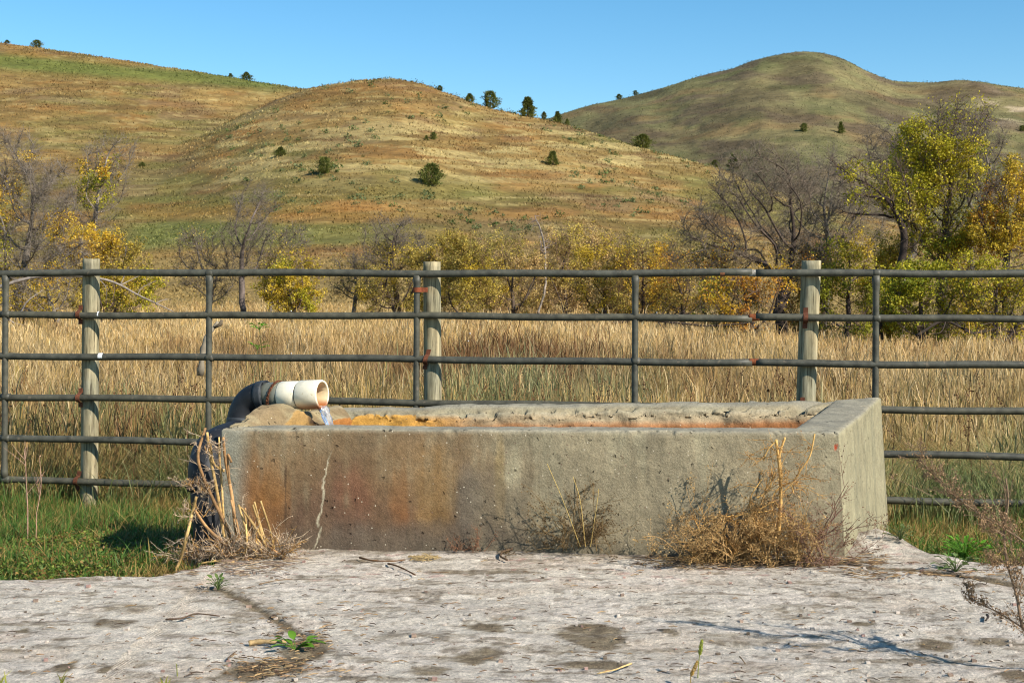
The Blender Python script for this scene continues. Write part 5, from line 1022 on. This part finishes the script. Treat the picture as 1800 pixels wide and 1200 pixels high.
for k, (px, py, Y, n) in enumerate(((456, 580, 10.9, 16), (452, 614, 10.9, 10))):
    b = P(px, py, Y); t = leafy(("upper" if k == 0 else "lower") + " cluster of bright green leaves on a thin stem behind the second rail gap", b, n, .05, .055, .05, lin(96, 150, 34), 111 + k)
    mb = MB(); sweep(mb, spline([b, b + np.array([.02, .02, -.35]), np.array([b[0] - .02, b[1], -.3])], 10), .003, 5, lin(96, 92, 50)); mb.build("stem", M_green, t)
# knotty grey stump standing in the meadow behind the second upright
mb = MB(); s = spline([P(352, 660, 13.5), P(358, 610, 13.5), P(368, 585, 13.5), P(384, 566, 13.5)], 14); sweep(mb, s, np.linspace(.032, .018, 14) * (1 + .25 * np.sin(np.arange(14) * 2.1)), 9, lin(140, 128, 108)); sweep(mb, [P(376, 575, 13.5), P(388, 569, 13.5), P(390, 562, 13.5)], [.018, .024, .012], 8, lin(96, 84, 66))
tag(mb.build("dead_stump", M_bark), "knotty grey dead stump leaning behind the second steel upright", "stump")

# foxtails and single blades at the bottom of the view
def foxtail(label, px, py0, py1, Y, lean, head=True, col=lin(150, 158, 62)):
    p0 = np.array([(px - 900) * Y / F, Y, .0]); p1 = P(px + lean, py1, Y); t = thing("foxtail_grass", label, "grass stem", p0); mb = MB(); s = spline([p0, p0 * .5 + p1 * .5 + np.array([0, 0, .02]), p1], 12); sweep(mb, s, np.linspace(.0022, .0012, 12), 5, col * .8, False); mb.build("stem", M_green, t)
    if head:
        hd = MB(); d = s[-1] - s[-3]; d /= np.linalg.norm(d); g = np.random.default_rng(int(px)); n = 420; u = g.uniform(0, 1, n); c = s[-1] + d * (u * .055)[:, None]; q = c + unit(n, g) * (.0065 * np.sin(np.clip(u * .85 + .12, 0, 1) * math.pi) ** .6)[:, None]; leaves(hd, q, .008, col[None] * g.uniform(.7, 1.3, (n, 1)), g, .35); hd.build("seed_head", M_green, t, smooth=False)
foxtail("green foxtail head standing near the bottom right of centre", 1226, 1200, 1150, 4.95, 4)
foxtail("short straw foxtail stub at the bottom edge", 1213, 1240, 1186, 4.85, 2, True, lin(190, 160, 90))
foxtail("thin green grass stem at the bottom left of centre", 312, 1190, 1165, 5.0, -3, False)
for k, (px, l) in enumerate(((292, "lone green blade at the bottom left beside the thin stem"), (6, "green blade in the bottom left corner"), (108, "curled tan and green leaf at the bottom edge, left"))):
    mb = MB(); x = (px - 900) * 4.85 / F; n = 5; blades(mb, np.full(n, x) + rng.normal(0, .01, n), np.full(n, 4.85) + rng.normal(0, .01, n), np.zeros(n), rng.uniform(.04, .09, n), np.full(n, .004), rng.uniform(0, 6.28, n), rng.uniform(.2, .8, n), rng.uniform(-.5, .5, n), np.repeat((lin(120, 140, 50) * (1 if k < 2 else .8))[None], n, 0), np.repeat(lin(168, 160, 70)[None], n, 0)); tag(mb.build("grass_tuft", M_green, smooth=False), l, "grass tuft")

# twigs and litter on the pad
def stick(label, pp, r, col, seed, lift=.012):
    g = np.random.default_rng(seed); mb = MB()
    for q in pp: pts = [np.array([*gp(x, y), 0]) for x, y in q]; s = spline(pts, 14); s[:, 2] = np.array([padz(a[0], a[1]) for a in s]).mean() + lift + .006 * np.sin(np.linspace(0, 3.1, 14)); sweep(mb, s, np.linspace(r, r * .6, 14) * (1 + .15 * np.sin(np.arange(14) * 1.7)), 6, col * g.uniform(.8, 1.2))
    tag(mb.build("dry_twig", M_stem), label, "twig")
stick("forked dark twig lying on the pad below the brown stain", [[(632, 988), (655, 995), (690, 996), (712, 992)], [(682, 998), (700, 1005), (730, 1018)]], .005, lin(104, 76, 50), 121)
stick("curled dark piece of bark on the pad below the small heap of stems", [[(903, 972), (884, 980), (880, 988), (892, 993)]], .008, lin(92, 74, 56), 123)
stick("dark thin twig lying across the pad, left of the crack", [[(292, 1098), (320, 1098), (345, 1090), (386, 1092)]], .0045, lin(84, 66, 50), 125)
stick("thick pale corn cob like stalk on the pad beside the green rosette", [[(437, 1140), (455, 1139), (480, 1139), (503, 1137)]], .012, lin(172, 144, 100), 127)
stick("pale curved straw at the bottom right of centre", [[(1110, 1176), (1095, 1184), (1080, 1190), (1050, 1194)]], .004, lin(196, 166, 112), 129)
stick("short dark twig on the pad at the right, near the seedy weed", [[(1735, 1090), (1737, 1096), (1733, 1100)]], .006, lin(52, 44, 38), 131)
stick("thin brown stem lying on the pad above the crack", [[(455, 1034), (480, 1030), (514, 1024)]], .003, lin(112, 90, 66), 133)
stick("crooked small twig at the lower left of the rosette", [[(400, 1172), (408, 1166), (416, 1158)]], .003, lin(96, 78, 60), 135)
stick("bent straw lying left of the right foxtail", [[(1300, 1165), (1304, 1172), (1310, 1178)]], .003, lin(120, 96, 64), 137)

def litter():
    g = np.random.default_rng(141); mb = MB()
    def put(n, fx, fy, smin, smax, cols):
        for _ in range(n):
            px, py = fx(), fy(); x, y = gp(px, py)
            if y > float(pad_edge(np.array([x]))[0]) - .03 or y < 3: continue
            z = padz(x, y) + .004; L = g.uniform(smin, smax); a = g.normal(0, .7); d = np.array([math.cos(a), math.sin(a), 0]) * L; c = cols[int(g.integers(len(cols)))] * g.uniform(.6, 1.25); mid = np.array([x, y, z + .004]) ; sweep(mb, [mid - d * .5, mid + np.array([0, 0, .003]) + g.normal(0, L * .07, 3) * [1, 1, 0], mid + d * .5], [.0016, .0022, .0012], 4, c, False)
    br = [lin(110, 86, 60), lin(140, 110, 76), lin(84, 66, 50), lin(160, 132, 92)]
    put(420, lambda: g.uniform(-50, 1850), lambda: g.uniform(985, 1215), .01, .05, br)
    put(420, lambda: g.uniform(1120, 1560), lambda: g.normal(993, 6), .02, .09, br); put(160, lambda: g.uniform(1480, 1800), lambda: g.normal(1015, 6), .02, .06, br)
    put(160, lambda: g.normal(480, 60), lambda: g.normal(1185, 10), .01, .05, br); put(120, lambda: g.normal(530, 40), lambda: g.normal(1130, 25), .01, .05, br); put(200, lambda: g.uniform(290, 520), lambda: g.normal(1000, 8), .02, .1, [lin(150, 128, 100), lin(120, 100, 84)]); put(120, lambda: g.normal(745, 14), lambda: g.normal(987, 2.5), .01, .04, [lin(160, 136, 92)])
    n = 380; px = g.uniform(-50, 1850, n); py = g.uniform(985, 1215, n); 
    for a, b in zip(px, py):
        x, y = gp(a, b)
        if y > float(pad_edge(np.array([x]))[0]) - .02: continue
        s = .003 + .009 * g.uniform(0, 1) ** 3; v = unit(8, g) * s * g.uniform(.7, 1.2, (8, 1)); v = np.array([[i, j, k] for i in (-1, 1) for j in (-1, 1) for k in (-.7, .7)]) * s * g.uniform(.5, 1, (8, 3)); col = [lin(190, 176, 160), lin(150, 128, 110), lin(112, 98, 82), lin(166, 134, 120)][int(g.integers(4))]
        mb.add(v + np.array([x, y, padz(x, y) + s * .4]), [[0, 1, 3, 2], [4, 6, 7, 5], [0, 4, 5, 1], [2, 3, 7, 6], [0, 2, 6, 4], [1, 5, 7, 3]], None, col * g.uniform(.7, 1.1))
    tag(mb.build("plant_litter", M_stem, smooth=False), "scattered bits of dry stem and grit lying on the concrete pad", "litter", kind="stuff")
litter()
